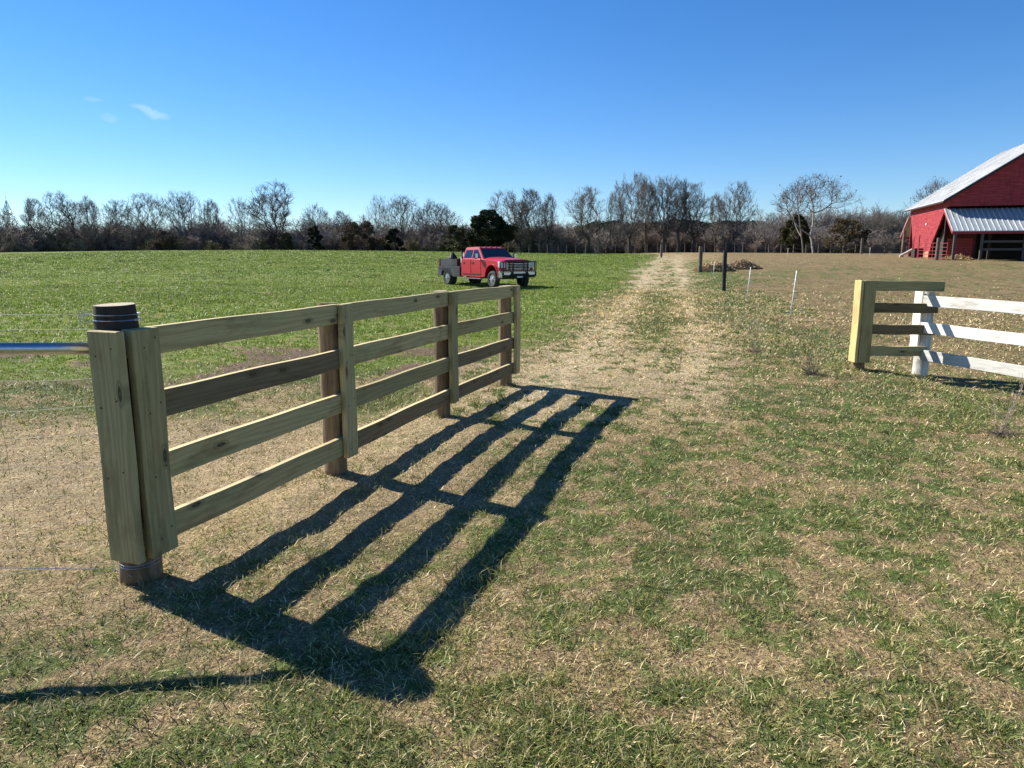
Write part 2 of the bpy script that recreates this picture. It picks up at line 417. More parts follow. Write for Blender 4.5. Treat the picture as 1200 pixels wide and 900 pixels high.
def make_grass():
    # tufts
    nt_ = 74000
    x, y = scatter(nt_, 1.6, 40, 1.4)
    g, f, d_, p, t = zones(x, y)
    keep = RNG.random(nt_) < np.clip(g ** 1.2 * 1.1 + .05, 0, 1) * (1 - .7 * p)
    x, y, g, f = x[keep], y[keep], g[keep], f[keep]
    for (cx, cy, rr_) in ((-1.925, 3.46, .11), (-1.355, 5.27, .09), (-.722, 7.2, .09), (-.085, 8.95, .09), (5.06, 10.26, .1), (6.0, 10.3, .12)):
        a_ = RNG.random(26) * 6.28; q_ = rr_ + .10 * RNG.random(26) ** 1.5
        x = np.append(x, cx + np.cos(a_) * q_); y = np.append(y, cy + np.sin(a_) * q_); g = np.append(g, np.ones(26)); f = np.append(f, np.zeros(26))
    r = np.hypot(x, y)
    nb = (RNG.integers(3, 9, len(x)) + 9 * (RNG.random(len(x)) < .16)).astype(int); idx = np.repeat(np.arange(len(x)), nb)
    size = (.6 + .8 * RNG.random(len(x)) ** 1.5)
    size *= 1 + .5 * sstep(.55, .8, fbm(x * .9, y * .9, 77, 2))
    n = len(idx); ri = r[idx]
    sc = np.clip(ri / 7.0, 1, 5) ** .75
    spr = .030 * size[idx] * sc
    an = RNG.random(n) * 2 * PI; rr = np.sqrt(RNG.random(n)) * spr
    bx = x[idx] + np.cos(an) * rr; by = y[idx] + np.sin(an) * rr
    L = (.022 + .048 * RNG.random(n) ** 1.5) * size[idx] * np.where(f[idx] > .5, 1.0, 1.0) * np.clip(ri / 12, 1, 1.4)
    W = (.0030 + .0022 * RNG.random(n)) * np.clip(ri / 4.0, 1, 6)
    hue = np.clip(fbm(x * .7, y * .7, 91, 2) + .25 * (RNG.random(len(x)) - .5), 0, 1)[idx]
    a = np.array([.165, .195, .045]); b = np.array([.175, .20, .085]); c = np.array([.36, .33, .10])
    h3 = hue[:, None]
    col = np.where(h3 < .5, b + (a - b) * (h3 / .5), a + (c - a) * ((h3 - .5) / .5))
    fcol = np.array([.16, .24, .024]) * (1 - h3) + np.array([.235, .295, .045]) * h3
    col = col * (1 - f[idx][:, None]) + fcol * f[idx][:, None]
    dry = RNG.random(n) < .16 * (1 - .9 * f[idx]); col[dry] = np.array([.50, .42, .21]) * (.7 + .5 * RNG.random((dry.sum(), 1)))
    col *= (.6 + .75 * RNG.random((n, 1)))
    v, t_, cc = blades(bx, by, L, W, an + RNG.normal(0, .5, n), .25 + .85 * RNG.random(n), col, .55)
    me = np_mesh('grass', v, t_, 3, cc)
    o = link('grass', me, attr_mat('green_blades', .32, .55, .35)); tag(o, 'short green grass tufts growing in patches over the pasture', 'grass', kind='stuff')
    # dry straw litter
    xa, ya = scatter(520000, 1.6, 32, 1.35); xb, yb = scatter(60000, 26, 75, 1.5, 40)
    x = np.concatenate([xa, xb]); y = np.concatenate([ya, yb]); n = len(x)
    g, f, d_, p, t = zones(x, y)
    keep = RNG.random(n) < np.clip(1.0 - .25 * g - .85 * f - .45 * p - .35 * p * (y > 20), .03, 1) * (1 - .55 * d_)
    x, y, t, d_, p = x[keep], y[keep], t[keep], d_[keep], p[keep]; n = len(x); r = np.hypot(x, y)
    L = (.018 + .042 * RNG.random(n) ** 1.8) * np.clip(r / 9, 1, 2)
    W = (.0024 + .0026 * RNG.random(n)) * np.clip(r / 4, 1, 9)
    k = RNG.random((n, 1))
    pal = np.array([[.74, .58, .31], [.56, .41, .20], [.30, .20, .09], [.82, .71, .44], [.13, .085, .04]])
    ci = RNG.choice(5, n, p=[.32, .28, .18, .12, .10]); col = pal[ci] * (.8 + .4 * k)
    col *= 1 + (t[:, None] * np.array([[.14, .08, -.02]]))
    gl = RNG.random(n) < .16; col[gl] = np.array([.27, .28, .08])
    v, t_, cc = blades(x, y, L, W, RNG.random(n) * 2 * PI, .70 + .85 * RNG.random(n), col, .25)
    me = np_mesh('dry_grass', v, t_, 3, cc)
    o = link('dry_grass', me, attr_mat('dry_blades', .15, .8, .2)); tag(o, 'dry tan dormant grass lying flat between the green tufts', 'dry grass', kind='stuff')
make_grass()
def far_grass():
    n = 105000
    x, y = scatter(n, 26, 105, 1.5, 42)
    g, f, d_, p, t = zones(x, y); keep = RNG.random(n) < np.clip(g * 1.1, 0, 1) * (.1 + .9 * f) * (p < .25)
    x, y, f = x[keep], y[keep], f[keep]
    idx = np.repeat(np.arange(len(x)), 4); n = len(idx); r = np.hypot(x, y)[idx]
    bx = x[idx] + RNG.normal(0, .10, n); by = y[idx] + RNG.normal(0, .10, n)
    lo = fbm(bx * .09, by * .09, 61, 3); md = fbm(bx * .7, by * .7, 62, 3)
    k = np.clip(.35 * RNG.random(n) + 1.3 * (lo - .5) + 1.0 * (md - .5) + .35, 0, 1)[:, None]; col = np.array([.105, .18, .018]) * (1 - k) + np.array([.235, .29, .05]) * k; col *= (1 - .45 * (md < .34))[:, None]
    v, t_, cc = blades(bx, by, (.05 + .05 * RNG.random(n)) * np.clip(r / 45, 1, 1.4), (.014 + .012 * RNG.random(n)) * r / 30, RNG.random(n) * 6.28, .3 + .8 * RNG.random(n), col, .4)
    o = link('field_grass', np_mesh('field_grass', v, t_, 3, cc), bpy.data.materials['green_blades']); tag(o, 'bright green field grass stretching back to the woods', 'grass', kind='stuff')
far_grass()

# ------------------------------------------------------------------ fences of the foreground
def board(name, a, b, w, th, m, parent, n=None, label=None, z_up=True, sag=0):
    """board from a to b (centre line), w = face width (vertical), th = thickness; own local frame, X along"""
    a = Vector(a); b = Vector(b); d = b - a; Lh = d.length; d.normalize()
    up = Vector((0, 0, 1)) if n is None else None
    if n is None:
        yv = up.cross(d).normalized()
    else:
        yv = (Vector(n) - d * Vector(n).dot(d)).normalized()
    zv = d.cross(yv).normalized()
    k = 10; mb = MB(); vs = []; ph = random.random() * 6
    for i in range(k + 1):
        x = Lh * i / k
        oz = .0022 * math.sin(i * 1.1 + ph); oy = .003 * math.sin(i * .7 + ph * 2)
        for (jy, jz) in ((-1, -1), (1, -1), (1, 1), (-1, 1)): vs.append((x, jy * th / 2 + oy, jz * w / 2 + oz))
    fs = [(3, 2, 1, 0), tuple(4 * k + q for q in range(4))]
    for i in range(k):
        for q in range(4): fs.append((4 * i + q, 4 * i + (q + 1) % 4, 4 * i + 4 + (q + 1) % 4, 4 * i + 4 + q))
    edge = M['white_board'] if m is M['white_board'] else M['pine_edge_sunlit']
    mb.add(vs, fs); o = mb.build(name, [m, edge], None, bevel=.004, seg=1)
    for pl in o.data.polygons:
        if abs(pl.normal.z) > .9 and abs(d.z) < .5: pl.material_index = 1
    mw = Matrix((( d.x, yv.x, zv.x, a.x), (d.y, yv.y, zv.y, a.y), (d.z, yv.z, zv.z, a.z), (0, 0, 0, 1)))
    o.parent = parent
    o.matrix_basis = parent.matrix_basis.inverted() @ mw if parent else mw
    if label: o['label'] = label
    return o

def round_post(name, x, y, z1, r, m, parent, z0=None, rough=.006, tilt=(0, 0), cap=None):
    z0 = gz(x, y) - .05 if z0 is None else z0
    n = 22; k = 14; vs = []; ph = [random.random() * 6 for _ in range(4)]
    for i in range(k + 1):
        z = z0 + (z1 - z0) * i / k
        for q in range(n):
            a = 2 * PI * q / n
            rr = r * (1.03 - .05 * i / k) + rough * (math.sin(3 * a + ph[0] + i * .1) * .5 + .4 * math.sin(7 * a + ph[1]) + .3 * math.sin(i * 1.3 + ph[2] + a))
            if i == k: rr -= .006
            vs.append((x + tilt[0] * (z - z0) + math.cos(a) * rr, y + tilt[1] * (z - z0) + math.sin(a) * rr, z + (.0 if i < k else .004 * math.sin(a + ph[3]))))
    fs = [tuple(range(n))[::-1]]
    for i in range(k):
        for q in range(n): fs.append((i * n + q, i * n + (q + 1) % n, (i + 1) * n + (q + 1) % n, (i + 1) * n + q))
    mb = MB(); mb.add([(v[0] - x, v[1] - y, v[2] - z0) for v in vs], fs); mb2 = MB()
    o = mb.build(name, m, None, smooth=True)
    o.parent = parent
    base = parent.matrix_basis.inverted() if parent else Matrix()
    o.matrix_basis = base @ Matrix.Translation((x, y, z0))
    # sawn top
    t = MB(); t.add([(v[0] - x, v[1] - y, v[2] - z0) for v in vs[-n:]], [tuple(range(n))])
    tt = t.build('sawn_top', M['post_top'] if cap is None else cap, o)
    return o

def near_post():
    m = M['post'].copy(); m.name = 'blackened_round_post'; nt = m.node_tree; b = nt.nodes['Principled BSDF']
    src = b.inputs['Base Color'].links[0].from_socket; tc = nt.nodes.new('ShaderNodeTexCoord'); sp = nt.nodes.new('ShaderNodeSeparateXYZ'); nt.links.new(tc.outputs['Object'], sp.inputs[0])
    dv = N(nt, 'ShaderNodeMath', operation='MULTIPLY'); dv.inputs[1].default_value = .6; nt.links.new(sp.outputs[2], dv.inputs[0])
    c = mixc(nt, src, (.022, .016, .012), ramp(nt, [(.55, (0, 0, 0)), (.78, (.93, .93, .93))], dv.outputs[0])); nt.links.new(c, b.inputs['Base Color'])
    return m
M['post_near'] = near_post()
def top_mat():
    m, nt, b = new_mat('sawn_post_end')
    w = N(nt, 'ShaderNodeTexWave', wave_type='RINGS', rings_direction='Z'); w.inputs['Scale'].default_value = 22; w.inputs['Distortion'].default_value = 1.5
    nt.links.new(mapped(nt, (1, 1, 1), rnd=False), w.inputs['Vector'])
    nt.links.new(ramp(nt, [(.2, (.24, .19, .12)), (.8, (.44, .37, .25))], w.outputs['Fac']), b.inputs['Base Color'])
    b.inputs['Roughness'].default_value = .85
    return m
M['post_top'] = top_mat()

fd = Vector((.3227, .9465, 0)).normalized(); fnr = Vector((fd.y, -fd.x, 0))     # along the fence, and its right-hand face normal
PB = [Vector((-1.925, 3.46, 0)), Vector((-1.355, 5.27, 0)), Vector((-.722, 7.20, 0)), Vector((-.085, 8.95, 0))]
fence = thing('board_fence', PB[0].copy(), 'new unpainted four board fence of greenish treated pine ending at a round post', 'fence')
tops = [1.415, 1.302, 1.296, 1.275]; prad = [.098, .082, .077, .080]
for i, p in enumerate(PB):
    po = round_post('post', p.x, p.y, tops[i], prad[i], M['post'] if i else M['post_near'], fence)
    if i == 0: po['label'] = 'thick round end post with a blackened top'
TH = .044
off = .090                                                                  # board centre plane from post axis
Q = [PB[0] + fnr * off - fd * .06, PB[1] + fnr * off, PB[2] + fnr * off, PB[3] + fnr * off + fd * .09]
ztop = [1.232, 1.226, 1.222, 1.205]; zlow = [.255, .232, .235, .232]
rows = 4
for r in range(rows):
    for b in range(3):
        za = ztop[b] + (zlow[b] - ztop[b]) * r / 3; zb = ztop[b + 1] + (zlow[b + 1] - ztop[b + 1]) * r / 3
        g = .003
        mat = M['pine_dark'] if (r == 1 and b == 0) or (r == 3 and b > 0) or (r == 2 and b == 2) else M['pine']
        lab = 'brown stained board' if mat is M['pine_dark'] else None
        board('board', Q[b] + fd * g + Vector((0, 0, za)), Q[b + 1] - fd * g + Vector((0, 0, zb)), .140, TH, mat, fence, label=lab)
# upright face boards over the joints
for i in range(4):
    c = Q[i] + fnr * (TH + .002)
    sh = .075 if i == 0 else (0 if i < 3 else -.03)
    c = c + fd * sh
    w = .165 if i == 0 else .145
    lo, hi = [(.150, 1.300), (.145, 1.298), (.16, 1.292), (.165, 1.278)][i]
    board('cover_board', c + Vector((0, 0, lo)), c + Vector((0, 0, hi)), w, TH, M['pine'], fence, n=fnr)
# end board across the near post, facing back along the fence
ce = PB[0] - fd * (.098 + TH / 2 + .004) + fnr * .058
board('end_board', ce + Vector((0, 0, .150)), ce + Vector((0, 0, 1.300)), .186, TH, M['pine'], fence, n=-fd, label='broad pine board closing the near end of the fence')
# nail heads
nb = MB()
for i in range(4):
    for r in range(4):
        z = ztop[i] + (zlow[i] - ztop[i]) * r / 3
        c = Q[i] + fnr * (TH * 1.5 + .003) + fd * ([.09, 0, 0, -.03][i])
        for s in (-.035, .035):
            q = c + fd * s + Vector((0, 0, z + s * .6)) - PB[0]; nb.tube([q, q + fnr * .002], .005, 8)
for z in (.28, .6, .95, 1.2):
    for s in (-.05, .05):
        q = ce - fd * (TH / 2) + fnr * s + Vector((0, 0, z + s * .4)) - PB[0]; nb.tube([q, q - fd * .002], .005, 8)
nb.build('nail_heads', M['rust'], fence)

# woven wire and pipe brace left of the near post
wf = thing('woven_wire_fence', Vector((-1.98, 3.44, 0)), 'thin galvanised woven wire with a steel pipe rail left of the round post', 'wire fence')
pa_ = Vector((-2.00, 3.43, 1.203)); pb_ = Vector((-4.75, 3.02, 1.252)); O = Vector((-1.98, 3.44, 0))
MB().tube([pa_ - O, pb_ - O], .029, 16).build('pipe_rail', M['galv'], wf, smooth=True)
wm = MB(); dwv = Vector((-2.75, -.41, 0)).normalized()
def wp(s, z): return Vector((0, 0, 0)) + dwv * s + Vector((0, -.0, z))
zs = [.07, .20, .33, .47, .61, .76, .91, 1.06]
for z in zs:
    wm.tube([wp(s, z + .012 * math.sin(s * 5 + z * 9) * (1 + (z < .1) * 1.0)) for s in np.linspace(.0, 2.9, 18)], .0008, 5)
for z in (1.295, 1.368):
    wm.tube([wp(s, z + .004 * math.sin(s * 3)) for s in np.linspace(0, 2.9, 8)], .0010, 5)
for s in np.arange(.17, 2.9, .17):
    zt = 1.06; ph = random.random() * 6
    wm.tube([wp(s + .01 * math.sin(z * 6 + ph), z) for z in (.07, .25, .45, .7, .9, zt)], .0008, 5)
wm.build('wire_mesh', M['wire'], wf)
wr = MB(); pc = PB[0] - O
for z, t in ((1.368, .0), (1.345, .003), (1.338, -.004), (.09, .0), (.115, .012)):
    rr = .101; wr.tube([pc + Vector((math.cos(a) * rr, math.sin(a) * rr, z + t * math.sin(a))) for a in np.linspace(0, 2 * PI, 25)], .0018, 6, cap=False)
for k in range(5):
    a = Vector(pc + Vector((-.10, -.03, 1.33 + .012 * k))); wr.tube([a, a + Vector((-.05, -.03, .008)), a + Vector((-.06, 0, -.01))], .0016, 5)
lp = wp(0, 1.368); wr.tube([wp(1.2, .13), wp(.6, .10), pc + Vector((-.1, -.06, .07)), pc + Vector((0, -.105, .055)), pc + Vector((.1, -.03, .06))], .0022, 6)
wr.build('tie_wire', M['galv'], wf)

# right-hand return in fresh pine and the white fence
RP = Vector((5.06, 10.26, 0)); WP = Vector((6.0, 10.30, 0))
ret = thing('pine_return_fence', RP, 'short unpainted pine panel of four boards standing against the white fence', 'fence')
round_post('post', RP.x, RP.y, 1.20, .085, M['post'], ret)
rdir = Vector((.992, .03, 0)).normalized(); rn = Vector((rdir.y, -rdir.x, 0))
P0 = RP + rn * .115 - rdir * .10
P0z = [1.225, .915, .605, .295]
lens = [1.18, 1.12, 1.12, 1.02]
for z, L in zip(P0z, lens):
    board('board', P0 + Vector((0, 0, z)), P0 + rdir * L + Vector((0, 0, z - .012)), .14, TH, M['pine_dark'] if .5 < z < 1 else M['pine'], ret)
c = P0 + rn * (TH + .002) + rdir * .085
board('cover_board', c + Vector((0, 0, .13)), c + Vector((0, 0, 1.297)), .165, TH, M['pine'], ret, n=rn)
c = P0 - rdir * (TH / 2 + .003) + rn * (-.035)
board('end_board', c + Vector((0, 0, .13)), c + Vector((0, 0, 1.30)), .185, TH, M['pine_fresh'], ret, n=-rdir, label='bright yellow end board catching the sun')

wfn = thing('white_board_fence', WP, 'white painted three rail fence running out of the right edge', 'fence')
round_post('post', WP.x, WP.y, 1.13, .100, M['post_white'], wfn)
wd = Vector((.25, -.97, 0)).normalized(); wn = Vector((-wd.y, wd.x, 0))
wend = WP + wd * 2.45
round_post('post', wend.x, wend.y, 1.13, .09, M['post_white'], wfn)
cap = WP - wn * .122 - wd * .03
board('cover_board', cap + Vector((0, 0, .25)), cap + Vector((0, 0, 1.135)), .15, .034, M['white_board'], wfn, n=-wn)
for z in (1.01, .625, .235):
    s = WP + wd * .05 - wn * .122 + Vector((0, 0, z))
    board('rail', s, s + wd * 2.5, .15, .03, M['white_board'], wfn)

# ------------------------------------------------------------------ trees
def bark(name, a, b_):
    m, nt, b = new_mat(name)
    f = noise(nt, mapped(nt, (3, 3, .6)), 2.5, 4, .65)
    nt.links.new(ramp(nt, [(.3, a), (.7, b_)], f), b.inputs['Base Color']); b.inputs['Roughness'].default_value = .9
    b.inputs['Specular IOR Level'].default_value = .15
    return m
M['bark'] = bark('bare_bark', (.055, .045, .037), (.13, .110, .092))
M['bark_pale'] = bark('pale_bark', (.17, .145, .115), (.34, .30, .25))
M['twig'] = bark('bare_twigs', (.10, .088, .076), (.19, .168, .148))
M['twig_red'] = bark('reddish_twigs', (.13, .085, .06), (.24, .16, .115))

def grow(rng, H, kind='vase'):
    """crown points joined to the nearest-and-shortest limb path, then pipe-model radii and fine twigs"""
    Wd, zb, fork = {'vase': (.36, .26, .20), 'tall': (.25, .30, .30), 'spread': (.50, .14, .10), 'umbrella': (.50, .60, .24)}[kind]
    nP = {'umbrella': 420}.get(kind, 900); pts = []
    lump = [(rng.uniform(0, 6.28), rng.uniform(.2, 1), rng.uniform(.55, 1.22)) for _ in range(9)]; tl = [(rng.uniform(0, 6.28), rng.uniform(.80, 1.03)) for _ in range(5)]
    while len(pts) < nP:
        t = rng.random(); az = rng.random() * 2 * PI; q = rng.random() ** .42
        if kind == 'umbrella':
            q = math.sqrt(rng.random()); R = Wd * H; r = q * R; z = H * (1 - .30 * q ** 2.2 - .13 * rng.random() ** 1.3)
        else:
            prof = (math.sin(PI * min(1, .12 + t * .80)) ** .75) if kind != 'spread' else math.sin(PI * min(1, .2 + t * .74)) ** .6
            if kind == 'vase': prof *= .45 + .62 * t
            R = Wd * H * prof; r = q * R; z = H * (zb + (1 - zb) * t)
        f = 1.0
        for (la, lt, lf) in lump:
            d = abs((az - la + PI) % (2 * PI) - PI)
            if d < .55 and abs(t - lt) < .3: f *= lf
        g_ = min([1.0] + [h for (la, h) in tl if abs((az - la + PI) % (2 * PI) - PI) < .7])
        pts.append((math.cos(az) * r * f, math.sin(az) * r * f, z * (.97 + .03 * f) * (1 - (1 - g_) * t if kind != 'umbrella' else 1)))
    pts = np.array(pts)
    nodes = [np.array([0, 0, -.3])]; par = [-1]; plen = [0.0]
    lean = rng.normal(0, .03, 2) * H
    for i in range(1, 6):
        nodes.append(np.array([lean[0] * i / 5 + rng.normal(0, .04), lean[1] * i / 5 + rng.normal(0, .04), H * fork * i / 5])); par.append(i - 1); plen.append(plen[-1])
    top = nodes[-1]
    order = np.argsort(np.linalg.norm(pts - top, axis=1) + rng.normal(0, H * .06, len(pts)))
    NA = np.zeros((9000, 3)); PL = np.zeros(9000); n = len(nodes); NA[:n] = nodes; PL[:n] = 0; PL[:5] = 1e3
    step = H * .055; par = list(par)
    for k in order:
        p = pts[k]; d = np.linalg.norm(NA[:n] - p, axis=1); dz = np.clip(NA[:n, 2] - p[2], 0, None)
        j = int(np.argmin(d + .42 * PL[:n] + 1.6 * dz)); L = d[j]; m_ = max(1, int(L / step)); prev = j; s0 = NA[j].copy(); base = PL[j]
        side_ = rng.normal(0, .03 * L, 3)
        for q in range(1, m_ + 1):
            t = q / m_; x = s0 + (p - s0) * t + side_ * math.sin(PI * t); x[2] += -.10 * L * math.sin(PI * t) * (1 if L > H * .15 else 0)
            if n >= 8990: break
            NA[n] = x; PL[n] = base + L * t; par.append(prev); prev = n; n += 1
    cnt = np.zeros(n); ch = np.zeros(n)
    for i in range(1, n): ch[par[i]] += 1
    cnt[ch[:n] == 0] = 1
    for i in range(n - 1, 0, -1): cnt[par[i]] += cnt[i]
    rt = .0135 * H / 13
    rad = rt * np.maximum(cnt, 1) ** .48
    trunk = []; crown = []; tot = cnt[0]
    for i in range(1, n):
        a, b_ = NA[par[i]], NA[i]; ra = min(rad[par[i]], rad[i] * 1.25); sg = (*a, *b_, ra, rad[i])
        (trunk if cnt[i] > tot * .22 else crown).append(sg)
    small = [i for i in range(6, n) if cnt[i] <= 7]
    for i in small:
        a, b_ = NA[par[i]], NA[i]; d = b_ - a; d /= np.linalg.norm(d) + 1e-9
        for q in range(3 if kind != 'umbrella' else 2):
            oc = b_ - np.array([0, 0, H * .45]); oc /= np.linalg.norm(oc) + 1e-9
            v = d * .6 + oc * .55 + rng.normal(0, .36, 3) + np.array([0, 0, .2]); v /= np.linalg.norm(v); L = H * rng.uniform(.03, .085)
            s0 = a + (b_ - a) * rng.random(); e = s0 + v * L; crown.append((*s0, *e, rt * .95, rt * .7))
            v2 = v + rng.normal(0, .5, 3); v2 /= np.linalg.norm(v2); s1 = s0 + v * L * .5; crown.append((*s1, *(s1 + v2 * L * .6), rt * .8, rt * .6))
    T = np.array(trunk); Cc = np.array(crown); s = H / np.percentile(Cc[:, 5], 99.5)
    T[:, :6] *= s; Cc[:, :6] *= s
    return T, Cc
def make_proto(seed, H, kind, barkm='bark', twigm='twig', pods=False):
    rng = np.random.default_rng(seed)
    T, Cc = grow(rng, H, kind)
    x = Cc[:, 3]; wdt = np.percentile(x, 98) - np.percentile(x, 2)
    tm = segs_mesh('trunk', T, 7); cm = segs_mesh('crown', Cc, 3)
    tm.materials.append(M[barkm]); cm.materials.append(M[twigm])
    if pods:  # clumps of dry seed pods at the twig ends
        e = Cc[(Cc[:, 6] < .03) & (Cc[:, 5] > H * .62)][:, 3:6]; e = e[rng.random(len(e)) < .14]
        n = len(e); q = rng.normal(0, .085, (n, 4, 3)); v = e[:, None, :] + q
        f = (np.arange(n) * 4)[:, None] + np.array([[0, 1, 2, 3]])
        pm = np_mesh('seed_pods', v.reshape(-1, 3), f, 4); pm.materials.append(M['twig_red'])
        return (tm, cm, pm, H, wdt)
    return (tm, cm, None, H, wdt)
PROTO = {}
for i in range(8): PROTO['v%d' % i] = make_proto(100 + i, 14, 'vase')
for i in range(3): PROTO['s%d' % i] = make_proto(200 + i, 9, 'spread')
for i in range(3): PROTO['t%d' % i] = make_proto(300 + i, 13, 'tall')
PROTO['u0'] = make_proto(401, 12, 'umbrella', 'bark_pale', 'twig', True)
PROTO['u1'] = make_proto(407, 12, 'umbrella', 'bark_pale', 'twig', True)

def place_tree(name, key, px, topy, wpx, Y, label, group=None, rz=None):
    tm, cm, pm, H, w = PROTO[key]
    g = on(px, Y); top = at(px, topy, Y).z; h = top - g.z; wid = wpx / F_PX * Y
    r = thing(name, g, label, 'tree', group, rz=random.random() * 6.28 if rz is None else rz)
    sz = h / H; sx = wid / w
    sx = min(max(sx, sz * .45), sz * 1.6)
    r.scale = (sx, sx, sz)
    link_c('trunk', tm, r); link_c('crown', cm, r)
    if pm: link_c('seed_pods', pm, r)
    return r
def link_c(name, me, parent):
    o = bpy.data.objects.new(name, me); COL.objects.link(o); o.parent = parent; return o

GT = 'bare trees along the far edge of the field'
TREES_ = [
 ('v1', 6, 243, 26, 150, 'bare tree at the left edge of the picture beside the lattice tower'),
 ('t0', 44, 232, 26, 148, 'narrow bare tree just right of the lattice tower'),
 ('v0', 82, 225, 40, 144, 'dark forked bare tree tallest in the woods left of the wispy clouds'),
 ('t1', 110, 230, 22, 146, 'slender bare tree close against the dark forked one'),
 ('v2', 140, 234, 24, 150, 'thin pale bare tree standing in a gap of open sky at left'),
 ('v3', 178, 227, 46, 146, 'broad round bare tree in the left part of the woods'),
 ('v4', 218, 224, 32, 147, 'bare tree with an upright fan crown right of the broad round one'),
 ('t2', 250, 234, 24, 150, 'smaller bare tree in the dip before the large round crown'),
 ('s0', 288, 232, 38, 143, 'low dark bare tree leaning on the largest crown of the left woods'),
 ('v0', 322, 214, 50, 145, 'largest and tallest bare crown of the left woods'),
 ('s1', 373, 239, 40, 146, 'low spreading bare tree right of the largest crown'),
 ('v1', 405, 247, 30, 150, 'short bare tree above the dark brush in the middle of the left woods'),
 ('s2', 447, 229, 30, 146, 'left one of two leaning bare trees behind the second fence bay'),
 ('v2', 474, 228, 32, 147, 'right one of two leaning bare trees, near the truck end of the woods'),
 ('v3', 512, 235, 42, 146, 'hazy rounded bare tree above the flatbed of the truck'),
 ('v4', 600, 224, 44, 140, 'wide bare tree rising behind the dark evergreen'),
 ('t0', 620, 221, 34, 136, 'bare tree immediately right of the dark evergreen'),
 ('t2', 642, 227, 22, 138, 'slender bare tree second to the right of the dark evergreen'),
 ('v1', 685, 218, 34, 130, 'bare forked tree standing alone at the left end of the tall group'),
 ('s0', 718, 225, 32, 128, 'bare tree with low hanging limbs left of the tallest tree'),
 ('v0', 737, 203, 42, 130, 'tallest bare tree where the track meets the woods'),
 ('t1', 757, 207, 26, 133, 'bare tree crowded between the tallest one and its neighbour'),
 ('v4', 777, 206, 34, 131, 'tall bare tree directly behind the end of the dirt track'),
 ('t0', 796, 210, 26, 129, 'dark narrow tall tree left of the grey gate post'),
 ('v2', 811, 214, 36, 130, 'tall bare tree above the grey gate post'),
 ('t2', 838, 226, 22, 132, 'thin bare tree between the grey and the black gate posts'),
 ('v3', 862, 213, 36, 127, 'airy bare tree standing separate right of the tall group'),
 ('s1', 895, 246, 40, 132, 'low brownish bare tree left of the seed pod trees'),
]
VS = 0
for t in TREES_:
    if t[0][0] == 'v': t = ('v%d' % (VS * 3 % 8),) + t[1:]; VS += 1
    place_tree('bare_tree', t[0], t[1], t[2], t[3], t[4], t[5], GT)
pt1 = place_tree('bare_tree', 'u0', 941, 211, 48, 103, 'pale flat topped tree with seed pods, left one of the pair by the paddock', 'flat topped trees', 1.0)
pt2 = place_tree('bare_tree', 'u1', 953, 203, 76, 100, 'pale flat topped tree with seed pods, taller right one of the pair by the paddock', 'flat topped trees', 2.2)
pt1.rotation_euler = (0, -.15, 0); pt2.rotation_euler = (.0, .03, 2.2)
place_tree('bare_tree', 'u0', 1090, 208, 52, 112, 'flat topped tree with seed pods rising behind the red barn', 'flat topped trees', 4.0)
for t in [('v1', 1015, 250, 24), ('s1', 1030, 247, 30), ('v2', 1046, 246, 26), ('s0', 1060, 249, 26), ('v3', 1000, 251, 26)]:
    place_tree('bare_tree', t[0], t[1], t[2], t[3], 150, {1015: 'second grey tree from the left in the woods between pod trees and barn', 1030: 'middle spreading tree in the grey woods between pod trees and barn', 1046: 'fourth grey tree from the left in the woods beside the barn', 1060: 'grey tree touching the barn corner in the far woods', 1000: 'leftmost grey tree in the woods between pod trees and barn'}[t[1]], 'grey woods beside the barn')

# brush and woods that read as one mass
def brush_proto(seed, H, W, n_st=16):
    rng = np.random.default_rng(seed); out = []
    for s in range(n_st):
        p = np.array([rng.normal(0, W * .2), rng.normal(0, W * .2), -.1])
        d = np.array([rng.normal(0, .38), rng.normal(0, .38), 1.]); d /= np.linalg.norm(d)
        L = H * rng.uniform(.55, 1.0); q = p.copy(); r = .05
        for i in range(4):
            d = d + rng.normal(0, .12, 3); d /= np.linalg.norm(d); q2 = q + d * L / 4
            out.append((*q, *q2, r * (1 - i * .2), r * (.8 - i * .2)))
            for k in range(10):
                pos = q + (q2 - q) * rng.random(); dd = d + rng.normal(0, .65, 3); dd[2] = abs(dd[2]) * .8 + .1; dd /= np.linalg.norm(dd)
                l2 = L * rng.uniform(.12, .28); e = pos + dd * l2; out.append((*pos, *e, .028, .016))
                for m_ in range(4):
                    pp = pos + dd * l2 * rng.random(); d3 = dd + rng.normal(0, .6, 3); d3 /= np.linalg.norm(d3); out.append((*pp, *(pp + d3 * l2 * .55), .018, .012))
            q = q2
    return np.array(out)
BP = [brush_proto(900 + i, 1.0, .8) for i in range(4)]
